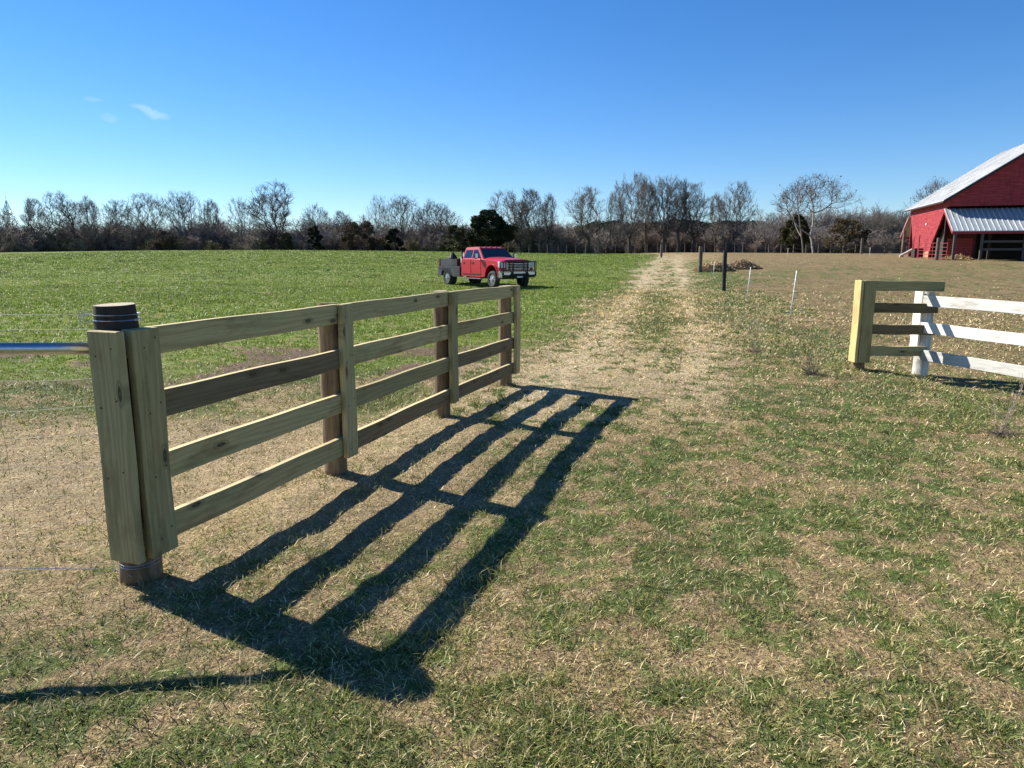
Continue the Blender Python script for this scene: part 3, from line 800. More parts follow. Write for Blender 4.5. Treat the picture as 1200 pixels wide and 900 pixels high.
def brush(name, label, rows, cat='brush', seed=3):
    rng = np.random.default_rng(seed); S = []; Cl = []
    for (x0, x1, Y0, Y1, step, h0, h1, pal) in rows:
        x = x0
        while x < x1:
            h = rng.uniform(h0, h1) * (.55 + .62 * float(fbm(x * .13, Y0 * .1 + 3, 8, 3)) + .12); B = BP[rng.integers(4)].copy(); a = rng.random() * 6.28
            Y = rng.uniform(Y0, Y1); c, s = math.cos(a), math.sin(a); w = h * rng.uniform(.8, 1.25)
            for o in (0, 3):
                X_, Y_ = B[:, o].copy() * w, B[:, o + 1].copy() * w
                B[:, o] = X_ * c - Y_ * s + x; B[:, o + 1] = X_ * s + Y_ * c + Y; B[:, o + 2] = B[:, o + 2] * h + gz(x, Y)
            B[:, 6:8] *= 1.0 + .25 * (h / 4)
            col = np.array(pal[rng.integers(len(pal))]) * rng.uniform(.75, 1.25)
            S.append(B); Cl.append(np.tile(col, (len(B), 1)) * rng.uniform(.8, 1.2, (len(B), 1)))
            x += step * rng.uniform(.6, 1.4)
    S = np.vstack(S); Cl = np.vstack(Cl)
    me = segs_mesh(name, S, 3, Cl); o = link(name, me, M['brush']); tag(o, label, cat, kind='stuff'); return o
M['brush'] = attr_mat('brush_twigs', 0, .9, .1)
grey = [(.225, .20, .18), (.27, .24, .215), (.19, .168, .15)]
brown = [(.24, .195, .16), (.20, .168, .14), (.27, .225, .185)]
oliv = [(.13, .125, .06), (.16, .145, .075), (.17, .125, .075)]
brush('undergrowth', 'grey brown leafless undergrowth filling the woods behind the green field',
      [(-128, 12, 149, 156, 1.3, 5.4, 7.4, grey), (-124, 12, 143, 149, 1.25, 4.6, 6.6, grey + brown), (-70, 12, 138, 143, 2.0, 3.2, 5.2, brown + oliv),
       (-135, 12, 158, 168, 2.0, 6.6, 8.4, grey)], 'undergrowth')
brush('thicket', 'low leafless thicket under the tall bare trees at the end of the track',
      [(2, 70, 136, 142, 1.5, 4.0, 5.6, grey + brown), (2, 66, 142, 150, 1.1, 5.2, 7.0, grey), (38, 66, 120, 128, 2.2, 3.0, 4.4, brown)], 'thicket', 5)
brush('woodland', 'grey leafless woods beyond the pod trees and behind the red barn',
      [(56, 150, 150, 156, 1.5, 7.0, 8.8, grey), (54, 150, 142, 148, 1.7, 4.5, 6.0, brown + grey), (60, 150, 160, 168, 1.6, 8.5, 9.8, grey)], 'woods', 6)

# leafy crowns
def leaf_cloud(rng, centres, radii, n, size, col, flat=.7):
    k = rng.integers(len(centres), size=n); c = np.array(centres)[k]; R = np.array(radii)[k]
    d = rng.normal(0, 1, (n, 3)); d /= np.linalg.norm(d, axis=1)[:, None]
    p = c + d * (R * rng.random(n)[:, None].repeat(1, 1)[:, 0] ** .45)[:, None] * np.array([1, 1, flat])
    a = rng.normal(0, 1, (n, 3)); a /= np.linalg.norm(a, axis=1)[:, None]; b = rng.normal(0, 1, (n, 3)); b -= a * (a * b).sum(1)[:, None]; b /= np.linalg.norm(b, axis=1)[:, None]
    s = size * rng.uniform(.5, 1.3, n)[:, None]
    v = np.stack([p - a * s, p + b * s * .45, p + a * s, p - b * s * .45], 1).reshape(-1, 3)
    f = (np.arange(n) * 4)[:, None] + np.array([[0, 1, 2, 3]])
    cc = np.array(col) * rng.uniform(.6, 1.4, (n, 1)); cc = np.repeat(cc, 4, 0)
    return v, f, cc
M['leafy'] = attr_mat('evergreen_foliage', .15, .8, .2)
def evergreen(px, Y, topy, wpx, label, name, col, n=14000, shape='cedar', seed=1, leaf=.16, cat='tree', lobes=46):
    rng = np.random.default_rng(seed); g = on(px, Y); H = at(px, topy, Y).z - g.z; W = wpx / F_PX * Y
    r = thing(name, g, label, cat)
    cs = []; rs = []
    for i in range(lobes):
        t = (i + .5) / lobes; z = H * (.06 + .86 * t)
        prof = {'cedar': (math.sin(min(1, t * 1.25 + .22) * PI * .5) * (1 - max(0, t - .58) / .50)), 'bush': math.sqrt(max(.05, 1 - (t * 1.02 - .15) ** 2 * 1.15))}[shape]
        a = rng.random() * 6.28; rr = W * .5 * prof * rng.uniform(.5, 1.0)
        cs.append((math.cos(a) * rr, math.sin(a) * rr, z)); rs.append(W * .5 * rng.uniform(.16, .34) * (.6 + .4 * prof) * (46 / lobes) ** .30)
    v, f, c = leaf_cloud(rng, cs, rs, n, leaf, col)
    lob = rng.uniform(.7, 1.3, 1)
    me = np_mesh('crown', v, f, 4, c); link('crown', me, M['leafy'], r)
    segs = [(0, 0, -.3, .1, 0, H * .5, H * .028, H * .016), (.1, 0, H * .5, 0, .1, H * .9, H * .016, .02)]
    for q, cc_ in zip(range(len(cs)), cs): segs.append((0, 0, max(.2, cc_[2] - H * .1), *cc_, .05, .02))
    link('trunk', segs_mesh('trunk', segs, 6), M['bark'], r)
    return r
evergreen(572, 120, 243, 60, 'dark evergreen cedar behind the cab of the red truck', 'cedar_tree', (.024, .034, .015), 40000, 'cedar', 2, .20, lobes=130)
evergreen(932, 112, 249, 38, 'brownish evergreen cedar in the shade of the pod trees', 'cedar_tree', (.06, .055, .02), 14000, 'cedar', 5, .18, lobes=90)
evergreen(369, 134, 263, 18, 'small dark evergreen bush in the brush left of the second fence post', 'evergreen_bush', (.022, .026, .014), 5000, 'bush', 6, .2, 'bush', 24)
evergreen(463, 134, 266, 20, 'dark evergreen bush below the two leaning trees', 'evergreen_bush', (.020, .023, .014), 5000, 'bush', 7, .2, 'bush', 24)
evergreen(424, 136, 258, 46, 'wide rusty brown bush in the middle of the left woods', 'brown_bush', (.075, .055, .035), 9000, 'bush', 8, .17, 'bush', 34)
evergreen(536, 128, 262, 30, 'olive bush on the left of the dark evergreen', 'olive_bush', (.075, .07, .03), 7000, 'bush', 9, .17, 'bush', 28)
evergreen(200, 140, 270, 44, 'low brown bush at the foot of the broad round tree', 'brown_bush', (.085, .065, .048), 8000, 'bush', 10, .17, 'bush', 30)
evergreen(335, 138, 272, 22, 'low olive bush under the largest bare crown', 'olive_bush', (.08, .075, .04), 4500, 'bush', 12, .17, 'bush', 24)
evergreen(990, 112, 254, 52, 'rounded olive brown bush right of the pod trees', 'olive_bush', (.085, .068, .034), 9000, 'bush', 11, .15, 'bush', 44)
def mass_wood(name, label, x0, x1, Y0, Y1, hb, col, n, seed, leaf=.6):
    rng = np.random.default_rng(seed); x = rng.uniform(x0, x1, n); y = rng.uniform(Y0, Y1, n)
    prof = np.clip(np.minimum(x - x0, x1 - x) / 30, 0, 1) ** .6
    h = hb * prof * (.82 + .22 * vnoise(x * .08, y * .03, seed) + .14 * vnoise(x * .35, y * .1, seed + 1)); z = terrain(x, y) + h * rng.random(n) ** .7
    a = rng.normal(0, 1, (n, 3)); a /= np.linalg.norm(a, axis=1)[:, None]; b = rng.normal(0, 1, (n, 3)); b -= a * (a * b).sum(1)[:, None]; b /= np.linalg.norm(b, axis=1)[:, None]
    p = np.stack([x, y, z], 1); s = leaf * rng.uniform(.5, 1.2, n)[:, None]
    v = np.stack([p - a * s, p + b * s * .6, p + a * s, p - b * s * .6], 1).reshape(-1, 3); f = (np.arange(n) * 4)[:, None] + np.array([[0, 1, 2, 3]])
    cc = np.repeat(np.array(col) * rng.uniform(.6, 1.4, (n, 1)), 4, 0)
    tag(link(name, np_mesh(name, v, f, 4, cc), M['leafy']), label, 'woods', kind='stuff')
mass_wood('pine_wood', 'dark evergreen ridge of far pines seen through the tall bare trees', 2, 118, 255, 285, 12.5, (.026, .034, .018), 46000, 31, 1.0)

# transmission tower far away
g = on(15, 300); tw = thing('lattice_tower', g, 'grey steel lattice tower standing above the woods at far left', 'tower')
mb = MB(); Ht = at(15, 235, 300).z - g.z; nz = 12
def tw_w(z): return (.95 if z < Ht * .82 else .95 * (1 - (z - Ht * .82) / (Ht * .18)) + .05)
for sx, sy in ((-1, -1), (1, -1), (1, 1), (-1, 1)):
    for i in range(nz):
        z0 = Ht * i / nz; z1 = Ht * (i + 1) / nz
        mb.tube([(sx * tw_w(z0), sy * tw_w(z0), z0), (sx * tw_w(z1), sy * tw_w(z1), z1)], .12, 5)
        mb.tube([(sx * tw_w(z0), sy * tw_w(z0), z0), (-sx * tw_w(z1) if sx * sy > 0 else sx * tw_w(z1), sy * tw_w(z1) if sx * sy > 0 else -sy * tw_w(z1), z1)], .09, 4)
        mb.tube([(sx * tw_w(z1), sy * tw_w(z1), z1), (-sx * tw_w(z1) if sx * sy > 0 else sx * tw_w(z1), sy * tw_w(z1) if sx * sy > 0 else -sy * tw_w(z1), z1)], .09, 4)
mb.build('lattice_frame', M['galv'], tw)
mb = MB(); mb.tube([(0, 0, Ht - .5), (0, 0, Ht + 2.0)], .08, 5); mb.build('mast', M['galv'], tw)

# ------------------------------------------------------------------ posts, stakes and far fences
def pole(name, px, ytop, Y, r, m, label, cat='post', group=None, lean=(0, 0), n=10):
    g = on(px, Y); zt = at(px, ytop, Y).z - g.z
    mb = MB(); k = 6; ph = random.random() * 6
    mb.tube([(lean[0] * t + .01 * math.sin(t * 4 + ph), lean[1] * t, -.15 + (zt + .15) * t) for t in np.linspace(0, 1, k)], [r * (1 + .08 * math.sin(i * 2 + ph)) for i in range(k)], n)
    me = mb.mesh(name, smooth=False); me.materials.append(m)
    o = bpy.data.objects.new(name, me); COL.objects.link(o); o.location = g
    return tag(o, label, cat, group)
pole('gate_post', 850, 293.5, 29.5, .085, M['post_black'], 'black round post standing alone on the right of the track', 'post')
pole('gate_post', 821, 288.5, 46, .13, M['post_old'], 'grey weathered post further along the right of the track', 'post')
pole('gate_post', 775, 286, 78, .14, M['post_old'], 'small dark post at the far end of the track', 'post')
def stake(px, yt, Y, label, lean=0):
    g = on(px, Y); zt = at(px, yt, Y).z - g.z; t = thing('fence_stake', g, label, 'stake', 'white stakes of the electric fence')
    mb = MB(); mb.tube([(0, 0, -.1), (lean * .5, 0, zt * .5), (lean, 0, zt)], [.016, .014, .013], 8); mb.build('rod', M['white_plastic'], t, smooth=True)
    for q in (.55, .8, .97): MB().tube([(lean * q, -.03, zt * q), (lean * q, .03, zt * q + .01)], .009, 6).build('clip', M['white_plastic'], t)
stake(931, 317, 18.8, 'nearest white stake, in the olive paddock left of the pine panel', .09)
stake(878, 313, 25, 'white stake just right of the black gate post', .08)
stake(837, 308, 40, 'white stake standing between the grey and the black gate posts', .02)
stake(923, 291, 62, 'white stake far off below the seed pod trees', 0)
stake(1019, 290, 62, 'white stake far off in front of the rail fence by the barn', 0)

ff = thing('far_wire_fence', on(750, 112), 'long low wire fence with thin posts at the foot of the woods', 'fence')
o0 = ff.location.copy(); wires = [[], [], []]
for i, px in enumerate(np.arange(596, 905, 11.5)):
    px = px + random.uniform(-2, 2); g = on(px, 112); h = 1.45 + random.uniform(-.1, .15)
    mb = MB(); mb.tube([(0, 0, -.1), (random.uniform(-.03, .03), 0, h)], .035 if i % 4 else .07, 6)
    me = mb.mesh('fence_post'); o = link('fence_post', me, M['post_old'], ff); o.location = g - o0
    for k, z in enumerate((.5, .95, 1.35)): wires[k].append(g - o0 + Vector((0, 0, z)))
for w in wires: MB().tube(w, .009, 4).build('wire', M['wire'], ff)
rf = thing('rail_fence', on(1009, 92), 'dark wooden rail fence between the far woods and the barn', 'fence'); o0 = rf.location.copy(); pp = []
for px in (1009, 1036, 1062):
    g = on(px, 92); pp.append(g - o0); mb = MB(); h = 2.0 if px == 1009 else 1.15
    mb.tube([(0, 0, -.1), (0, 0, h)], .16 if px == 1009 else .09, 8); o = link('post', mb.mesh('post'), M['post_old'], rf); o.location = g - o0
for z in (.35, .72, 1.08):
    MB().beam(pp[0] + Vector((0, 0, z)), pp[-1] + Vector((0, 0, z)), .05, .13).build('rail', M['post_old'], rf)
lf = thing('paddock_fence', on(915, 98), 'low dark rails and posts at the foot of the seed pod trees', 'fence'); o0 = lf.location.copy(); pp = []
for px in np.arange(886, 1003, 14.5):
    g = on(px, 99); pp.append(g - o0); mb = MB(); mb.tube([(0, 0, -.1), (0, 0, 1.25 + random.uniform(-.1, .1))], .07, 6)
    o = link('post', mb.mesh('post'), M['post_old'], lf); o.location = g - o0
for z in (.6, 1.1): MB().tube([p + Vector((0, 0, z + .03 * math.sin(p.x))) for p in pp], .03, 5).build('rail', M['post_old'], lf)

# straw and brush pile
def debris(px, Y, wpx, hpx, label, name, pal, n, seed, wr):
    rng = np.random.default_rng(seed); g = on(px, Y); W = wpx / F_PX * Y / 2; H = hpx / F_PX * Y
    a = rng.random(n) * 6.28; rr = np.sqrt(rng.random(n)); x = np.cos(a) * rr * W; y = np.sin(a) * rr * W * .45
    z = H * (1 - rr ** 1.6) * rng.random(n) ** .5 * (.7 + .5 * vnoise(x * 1.5 + 50, y * 1.5, seed))
    d = rng.normal(0, 1, (n, 3)); d[:, 2] *= .45; d /= np.linalg.norm(d, axis=1)[:, None]
    L = rng.uniform(.15, .5, n)[:, None]; p = np.stack([x, y, z], 1)
    S = np.hstack([p - d * L / 2, p + d * L / 2, np.full((n, 1), wr), np.full((n, 1), wr * .7)])
    c = np.array(pal)[rng.integers(len(pal), size=n)] * rng.uniform(.7, 1.25, (n, 1))
    o = link(name, segs_mesh(name, S, 3, c), M['brush']); o.location = g; tag(o, label, 'pile'); return o
debris(838, 47, 44, 12, 'pale straw heap behind the black gate post', 'straw_heap', [(.66, .52, .31), (.55, .42, .24), (.42, .31, .17)], 5000, 1, .02)
debris(869, 49, 46, 8.5, 'long dark heap of brush and roots beside the straw heap', 'brush_heap', [(.24, .17, .11), (.38, .28, .18), (.55, .43, .26)], 5200, 2, .022)

# dead weeds
M['stalk'] = plain('dry_stalk', (.30, .23, .17), .85); M['stalk_dark'] = plain('dark_dry_stalk', (.13, .10, .075), .9)
def weed(px, py, hpx, label, seed, n, spread, m, name='dead_weed', base=True):
    rng = np.random.default_rng(seed); g = ground_at(px, py); sc = hpx / F_PX * g.y * 1.02; S = []; S2 = []
    for i in range(n):
        p = rng.normal(0, .02, 3) * [1, 1, 0]; d = np.array([rng.normal(0, spread), rng.normal(0, spread), 1]); d /= np.linalg.norm(d); L = sc * rng.uniform(.5, 1.05)
        for k in range(4):
            d = d + rng.normal(0, .12, 3); d /= np.linalg.norm(d); q = p + d * L / 4; S.append((*p, *q, .0035 - k * .0006, .003 - k * .0006))
            for j in range(2):
                d2 = d + rng.normal(0, .5, 3); d2 /= np.linalg.norm(d2); b = p + (q - p) * rng.random(); e = b + d2 * L * rng.uniform(.12, .3); S.append((*b, *e, .0022, .0012))
                d3 = d2 + rng.normal(0, .5, 3); d3 /= np.linalg.norm(d3); S.append((*e, *(e + d3 * L * .1), .0014, .0009))
            p = q
    for i in range(90):
        d = rng.normal(0, 1, 3); d[2] = abs(d[2]) * .5 + .1; d /= np.linalg.norm(d); p = rng.normal(0, .05, 3); p[2] = .0
        S2.append((*p, *(p + d * sc * rng.uniform(.08, .24)), .0030, .0012))
    t = thing(name, g, label, 'weed')
    link('stem', segs_mesh('stem', S, 4), m, t); link('base_leaves', segs_mesh('base_leaves', S2, 3), M['stalk_dark'] if base else M['stalk'], t)
weed(885, 413, 48, 'thin dead weed stalk in the green strip right of the track', 1, 5, .10, M['stalk'])
weed(953, 440, 62, 'dark branching dead weed between the track and the pine panel', 2, 12, .42, M['stalk_dark'])
weed(1172, 510, 78, 'wiry dead weed near the right edge below the white fence', 3, 7, .20, M['stalk'])

# ------------------------------------------------------------------ red barn
def siding(name, c, lum=1.0):
    """horizontal painted clapboards; board lines from local Z"""
    m, nt, b = new_mat(name)
    tc = nt.nodes.new('ShaderNodeTexCoord'); sp = nt.nodes.new('ShaderNodeSeparateXYZ'); nt.links.new(tc.outputs['Object'], sp.inputs[0])
    w = N(nt, 'ShaderNodeTexWave', wave_type='BANDS', bands_direction='Z', wave_profile='SAW'); w.inputs['Scale'].default_value = 1.65
    w.inputs['Distortion'].default_value = .12
    nt.links.new(tc.outputs['Object'], w.inputs['Vector'])
    f = noise(nt, mapped(nt, (.9, .9, 7), rnd=False), 1.0, 5, .7)
    col = ramp(nt, [(.28, [v * .55 for v in c]), (.5, c), (.72, [min(1, v * 1.35 + .03) for v in c])], f)
    g2 = noise(nt, mapped(nt, (2.5, 2.5, .35), rnd=False), 1.3, 5, .7)
    col = mixc(nt, col, mixc(nt, (1, 1, 1), (.55, .55, .6), ramp(nt, [(.48, (0, 0, 0)), (.70, (1, 1, 1))], g2)), 1.0, 'MULTIPLY')
    col = mixc(nt, col, [v * .25 for v in c], ramp(nt, [(.0, (1, 1, 1)), (.13, (0, 0, 0)), (1, (0, 0, 0))], w.outputs['Fac']))
    nt.links.new(col, b.inputs['Base Color']); b.inputs['Roughness'].default_value = .7
    bump(nt, b, w.outputs['Fac'], .7, .03)
    return m
M['red'] = siding('red_clapboard', (.33, .027, .034))
M['red_trim'] = plain('red_trim', (.30, .035, .038), .7)
M['red_shaded'] = siding('shaded_red_planks', (.15, .028, .024))  # darker copy of the barn red, shade under the lean-to put into its colour
M['dirtred'] = plain('clay_stained_footing', (.40, .19, .10), .9)
M['roofmetal'] = plain('weathered_tin_roof', (.60, .595, .565), .5, .2, .30, .8)
M['shedmetal'] = plain('ribbed_shed_metal', (.36, .42, .44), .42, .25, .10, 1.2)
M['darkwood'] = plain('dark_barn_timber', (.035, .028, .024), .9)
M['greywood'] = plain('grey_barn_timber', (.085, .072, .060), .9)
BA = -math.radians(17)
C0 = at(1103, 299, 60); bz = gz(36.5, 59.0)
barn = thing('barn', (C0.x, 60, bz), 'red clapboard barn with a pale metal roof and an open lean-to shed along the front', 'barn', rz=BA)
EH, RH, HW, DP = 4.85, 9.75, 7.3, 12.5           # eave, ridge, half width, depth
SA = 4.0                                          # where the lean-to meets the wall
# side wall with slanted doorway cuts; local x = along the front, y = back, z up
wl = MB(); wl.prism([(0, SA), (.35, SA), (3.5, 1.35), (4.3, 0), (10.1, 0), (10.4, 1.4), (12.1, SA), (DP, SA), (DP, EH), (-.395, EH), (-.395, SA + .28), (0, SA + .28)], 'x', 0, .12); wl.build('side_wall', M['red'], barn)
MB().prism([(4.12, 0.02), (9.9, .02), (9.9, .16), (4.06, .75)], 'x', -.03, -.003).build('footing', M['dirtred'], barn)
fw = MB(); fw.prism([(0.0, SA + .28), (2 * HW - .122, SA + .28), (2 * HW - .122, EH), (HW, RH - .08), (.0, EH)], 'y', 0, .12)
fg = fw.build('gable_wall', M['red'], barn); fg.location = (0, -.52, 0)
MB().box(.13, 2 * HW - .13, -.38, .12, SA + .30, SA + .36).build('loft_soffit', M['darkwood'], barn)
bw = MB(); bw.prism([(0.122, 0), (2 * HW - .122, 0), (2 * HW - .122, EH), (HW, RH - .08), (.122, EH)], 'y', DP - .12, DP); bw.build('back_wall', M['red'], barn)
MB().box(2 * HW - .12, 2 * HW, 0, DP, 0, EH).build('side_wall', M['red'], barn)
MB().box(.5, 3.1, 2.6, 2.7, 0, 2.6).build('stall_wall', M['red_shaded'], barn)
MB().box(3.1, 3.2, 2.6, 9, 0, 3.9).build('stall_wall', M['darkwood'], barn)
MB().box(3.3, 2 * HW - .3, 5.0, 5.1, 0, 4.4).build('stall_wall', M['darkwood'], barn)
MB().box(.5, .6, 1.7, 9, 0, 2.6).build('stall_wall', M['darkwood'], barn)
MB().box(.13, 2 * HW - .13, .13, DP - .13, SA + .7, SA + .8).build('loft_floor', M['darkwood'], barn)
slope = (RH - EH) / HW; ov = .45
for sgn, nm in ((0, 'roof'), (1, 'roof')):
    mb = MB()
    x0, x1 = (-ov, HW) if sgn == 0 else (HW, 2 * HW + ov)
    z0 = EH - ov * slope + .10; z1 = RH + .10
    zz = (z0, z1) if sgn == 0 else (z1, z0)
    if sgn == 0:
        mb.prism([(x0 - .0, zz[0]), (x0 + 1.3, zz[0] + 1.3 * slope - .02), (x1, zz[1]), (x1, zz[1] + .1), (x0, zz[0] + .1)], 'y', -.85, DP + .45)
    else:
        mb.prism([(x0 + .002, zz[0]), (x1, zz[1]), (x1, zz[1] + .1), (x0 + .002, zz[0] + .1)], 'y', -.85, DP + .45)
    rf_ = mb.build(nm, M['roofmetal'], barn)
    ru = Vector((1, 0, slope if sgn == 0 else -slope)).normalized(); rb = MB()
    for k in range(22):
        y = -.8 + (DP + 1.2) * k / 21
        rb.beam((x0, y, zz[0] + .115), (x1, y, zz[1] + .115), .035, .03)
    rb.build('roof_seams', M['roofmetal'], rf_)
tr = MB()
tr.beam((-ov, -.87, EH - ov * slope + .06), (HW, -.87, RH + .06), .03, .16); tr.beam((HW, -.87, RH + .06), (2 * HW + ov, -.87, EH - ov * slope + .06), .03, .16)
tr.beam((-ov - .02, -.85, EH - ov * slope + .08), (-ov - .02, DP + .45, EH - ov * slope + .08), .03, .14)
tr.build('fascia', M['darkwood'], barn)
# lean-to roofs: front (seen) and back
def leanto(y0, y1, nm, x0=-.15, x1=2 * HW + .1, zt=SA + .05, zb=2.18):
    s = 1 if y1 > y0 else -1
    mb = MB(); mb.prism([(y0, zt), (y1, zb), (y1, zb + .05), (y0, zt + .05)], 'x', x0, x1); r = mb.build(nm, M['shedmetal'], barn)
    rb = MB(); n = 41
    for k in range(n):
        x = x0 + .03 + (x1 - x0 - .06) * k / (n - 1); rb.beam((x, y0 + s * .02, zt + .065), (x, y1 - s * .01, zb + .065), .055, .045)
    rb.build('roof_ribs', M['roofmetal'], r)
    f = MB(); f.beam((x0 + .02, y1 - s * .06, zb - .10), (x1 - .02, y1 - s * .06, zb - .10), .05, .16); f.beam((x0 + .025, y0, zt - .09), (x0 + .025, y1 - s * .1, zb - .09), .05, .16); f.build('shed_fascia', M['red_trim'], barn)
    return r
leanto(-.02, -3.1, 'shed_roof'); leanto(DP + .02, DP + 3.0, 'shed_roof')
for x in (.12, 2.0, 4.9, 8.0, 11.0, 14.3):
    MB().box(x - .09, x + .09, -3.0, -2.82, 0, 2.15).build('shed_post', M['greywood'], barn, bevel=.01, seg=1)
for x in (.12, 4, 8, 14.3): MB().box(x - .09, x + .09, DP + 2.7, DP + 2.88, -.2, 2.2).build('shed_post', M['greywood'], barn)
for a, bq in ((2.0, 4.9), (4.9, 8.0), (8.0, 11.0), (11.0, 14.3)):
    for z in (.72, 1.32): MB().box(a + .1, bq - .1, -2.93, -2.88, z, z + .17).build('shed_rail', M['greywood'], barn)
for k in range(9): MB().box(.15 + 0, 1.95, -.9 - .0, -.86, .12 + k * .2, .27 + k * .2).build('plank', M['red_trim'], barn) if k < 8 else None
MB().box(.05, .15, -.05, .1, 0, SA).build('corner_post', M['darkwood'], barn)
MB().box(3.3, 3.5, -.05, .1, 0, SA).build('corner_post', M['darkwood'], barn)
# white yard light on the side wall
mb = MB(); mb.box(-.09, -.01, 5.6, 5.85, 3.0, 3.2); mb.build('wall_light', M['white_plastic'], barn, bevel=.02)
def B(x, y, z=0):
    c, s = math.cos(BA), math.sin(BA); X = C0.x + x * c - y * s; Yv = 60 + x * s + y * c
    return Vector((X, Yv, gz(X, Yv) + z))
# tube gate at the near corner
g0 = B(-1.75, -.2); g1 = B(-.15, -2.2)
gt = thing('tube_gate', g0, 'rusty red tube gate standing at the near corner of the barn', 'gate'); v = g1 - g0
mb = MB()
for z in (.15, .42, .70, 1.0, 1.32): mb.tube([Vector((0, 0, z)), v + Vector((0, 0, z))], .022, 8)
mb.build('gate_bars', M['red_trim'], gt)
mb = MB()
for t in (0, .5, 1): mb.tube([v * t + Vector((0, 0, .1)), v * t + Vector((0, 0, 1.36))], .028, 8)
mb.build('gate_frame', M['red_trim'], gt)
gp = B(-.9, -2.4); mb = MB(); mb.tube([(0, 0, -.1), (.02, 0, 1.75)], [.15, .13], 12); o = link('gate_post', mb.mesh('gate_post'), M['post_old']); o.location = gp; tag(o, 'stout grey wooden post in front of the barn gate', 'post')
# things by the side wall
def lying_pole(pa, pb, r, label):
    o = MB().tube([(0, 0, 0), pb - pa], [r, r * .9], 12).build('log', M['post_white']); o.location = pa; tag(o, label, 'log')
lying_pole(at(1054, 300.5, 66) , at(1069, 292.5, 66), .11, 'pale log leaning against the left side of the barn')
g = on(1074, 66.2); o = MB().box(-.35, .35, -.3, .3, 0, .78).box(-.38, .38, -.33, .33, .78, .84).tube([(-.25, -.34, .1), (-.25, -.34, .7)], .03, 6).build('feed_box', M['darkwood'], None, bevel=.03); o.location = g; tag(o, 'dark upright feed box against the barn side wall', 'box')
g = on(1075.5, 65.5); o = MB().tube([(0, 0, -.05), (0, 0, 2.0)], .06, 8).build('steel_post', M['red_trim']); o.location = g; tag(o, 'thin dark red post standing beside the feed box', 'post')
g = on(1057, 70); o = MB().tube([(0, 0, -.1), (.05, 0, 2.5)], .13, 10).build('gate_post', M['post_old']); o.location = g; tag(o, 'weathered post at the far left corner of the barn', 'post')
# stock panel of the shed interior: hay on the floor
debris(1122, 58.5, 40, 5, 'tan hay scattered on the ground under the lean-to', 'hay', [(.55, .38, .20), (.42, .28, .14)], 1500, 9, .018)

# ------------------------------------------------------------------ red flatbed pickup truck
def paint(name, c, rough=.3, coat=.6, met=0):
    m, nt, b = new_mat(name); f = noise(nt, mapped(nt, (1, 1, 1)), 3, 4, .6)
    nt.links.new(ramp(nt, [(.3, [v * .85 for v in c]), (.7, c)], f), b.inputs['Base Color']); b.inputs['Roughness'].default_value = rough
    b.inputs['Coat Weight'].default_value = coat; b.inputs['Coat Roughness'].default_value = .08; b.inputs['Metallic'].default_value = met
    return m
M['carred'] = paint('truck_red', (.46, .006, .018), .4, .25); M['glass'] = paint('dark_glass', (.012, .016, .022), .06, .3)
M['tyre'] = plain('tyre_rubber', (.03, .029, .028), .85); M['alloy'] = plain('alloy_wheel', (.62, .62, .63), .3, .8)
M['black'] = plain('black_steel', (.010, .010, .011), .75); M['bed'] = plain('grey_bed_steel', (.065, .065, .07), .5, .4)
M['chrome'] = plain('chrome', (.52, .52, .54), .25, 1.0, .05); M['lamp'] = plain('lamp_glass', (.55, .57, .6), .15); M['red_lamp'] = plain('red_lamp', (.4, .01, .012), .25)
M['white_paint'] = plain('white_paint', (.75, .75, .75), .4)
hd = math.atan2(-.82, .57)
tg = on(567, 37.0)
tk = thing('pickup_truck', tg, 'red crew cab pickup truck with grey flatbed parked in the green field', 'truck', rz=hd)
def arch(cx, r, z0, n=9): return [(cx + r * math.cos(a), z0 + r * math.sin(a)) for a in np.linspace(PI, 0, n)]
FA, RA = 2.22, -2.12; HWd = .98
# lower body with the front wheel arch, shaped shoulders
def lofted(poly_fn, ys):
    mb = MB(); n = None; vs = []
    for y in ys:
        p = poly_fn(y); n = len(p); vs += [(a, y, b) for a, b in p]
    fs = [tuple(range(n))[::-1], tuple((len(ys) - 1) * n + i for i in range(n))]
    for j in range(len(ys) - 1):
        for i in range(n): fs.append((j * n + i, j * n + (i + 1) % n, (j + 1) * n + (i + 1) % n, (j + 1) * n + i))
    return mb.add(vs, fs)
def low(y):
    e = (abs(y) / HWd) ** 6; cr = .05 * (1 - (abs(y) / HWd) ** 2)
    zh = 1.33 + cr - .07 * e; fx = 3.0 + .06 * (1 - (y / HWd) ** 2) - .12 * e
    return [(-.62, .52)] + [(.9, .50), (1.45, .50)] + arch(FA, .56, .55) + [(2.84, .58), (fx - .02, .80), (fx, 1.20), (fx - .10, zh - .02), (2.4, zh + .03), (1.22, zh + .10), (1.1, 1.40 - .05 * e), (-.62, 1.36 - .05 * e)]
ys = [-.98, -.96, -.90, -.6, -.3, 0, .3, .6, .90, .96, .98]
lofted(low, ys).build('body', M['carred'], tk)
def gh(y):
    t = abs(y) / .98
    return [(-.60, 1.34), (-.56, 1.34), (-.50, 1.90), (-.42, 1.95), (.40, 1.97), (.66, 1.95), (.78, 1.91), (1.40, 1.40), (1.42, 1.34)]
mb = MB(); P = gh(0); vs = []
for s in (-1, 1):
    for (x, z) in P: 
        hw = .95 - .20 * max(0, (z - 1.34)) / .6; vs.append((x, s * hw, z))
n = len(P); mb.add(vs, [tuple(range(n))[::-1], tuple(range(n, 2 * n))] + [(i, (i + 1) % n, n + (i + 1) % n, n + i) for i in range(n)])
cab = mb.build('cab', M['carred'], tk, bevel=.03)
def gy(z, o=.006): return .95 - .20 * (z - 1.34) / .6 + o
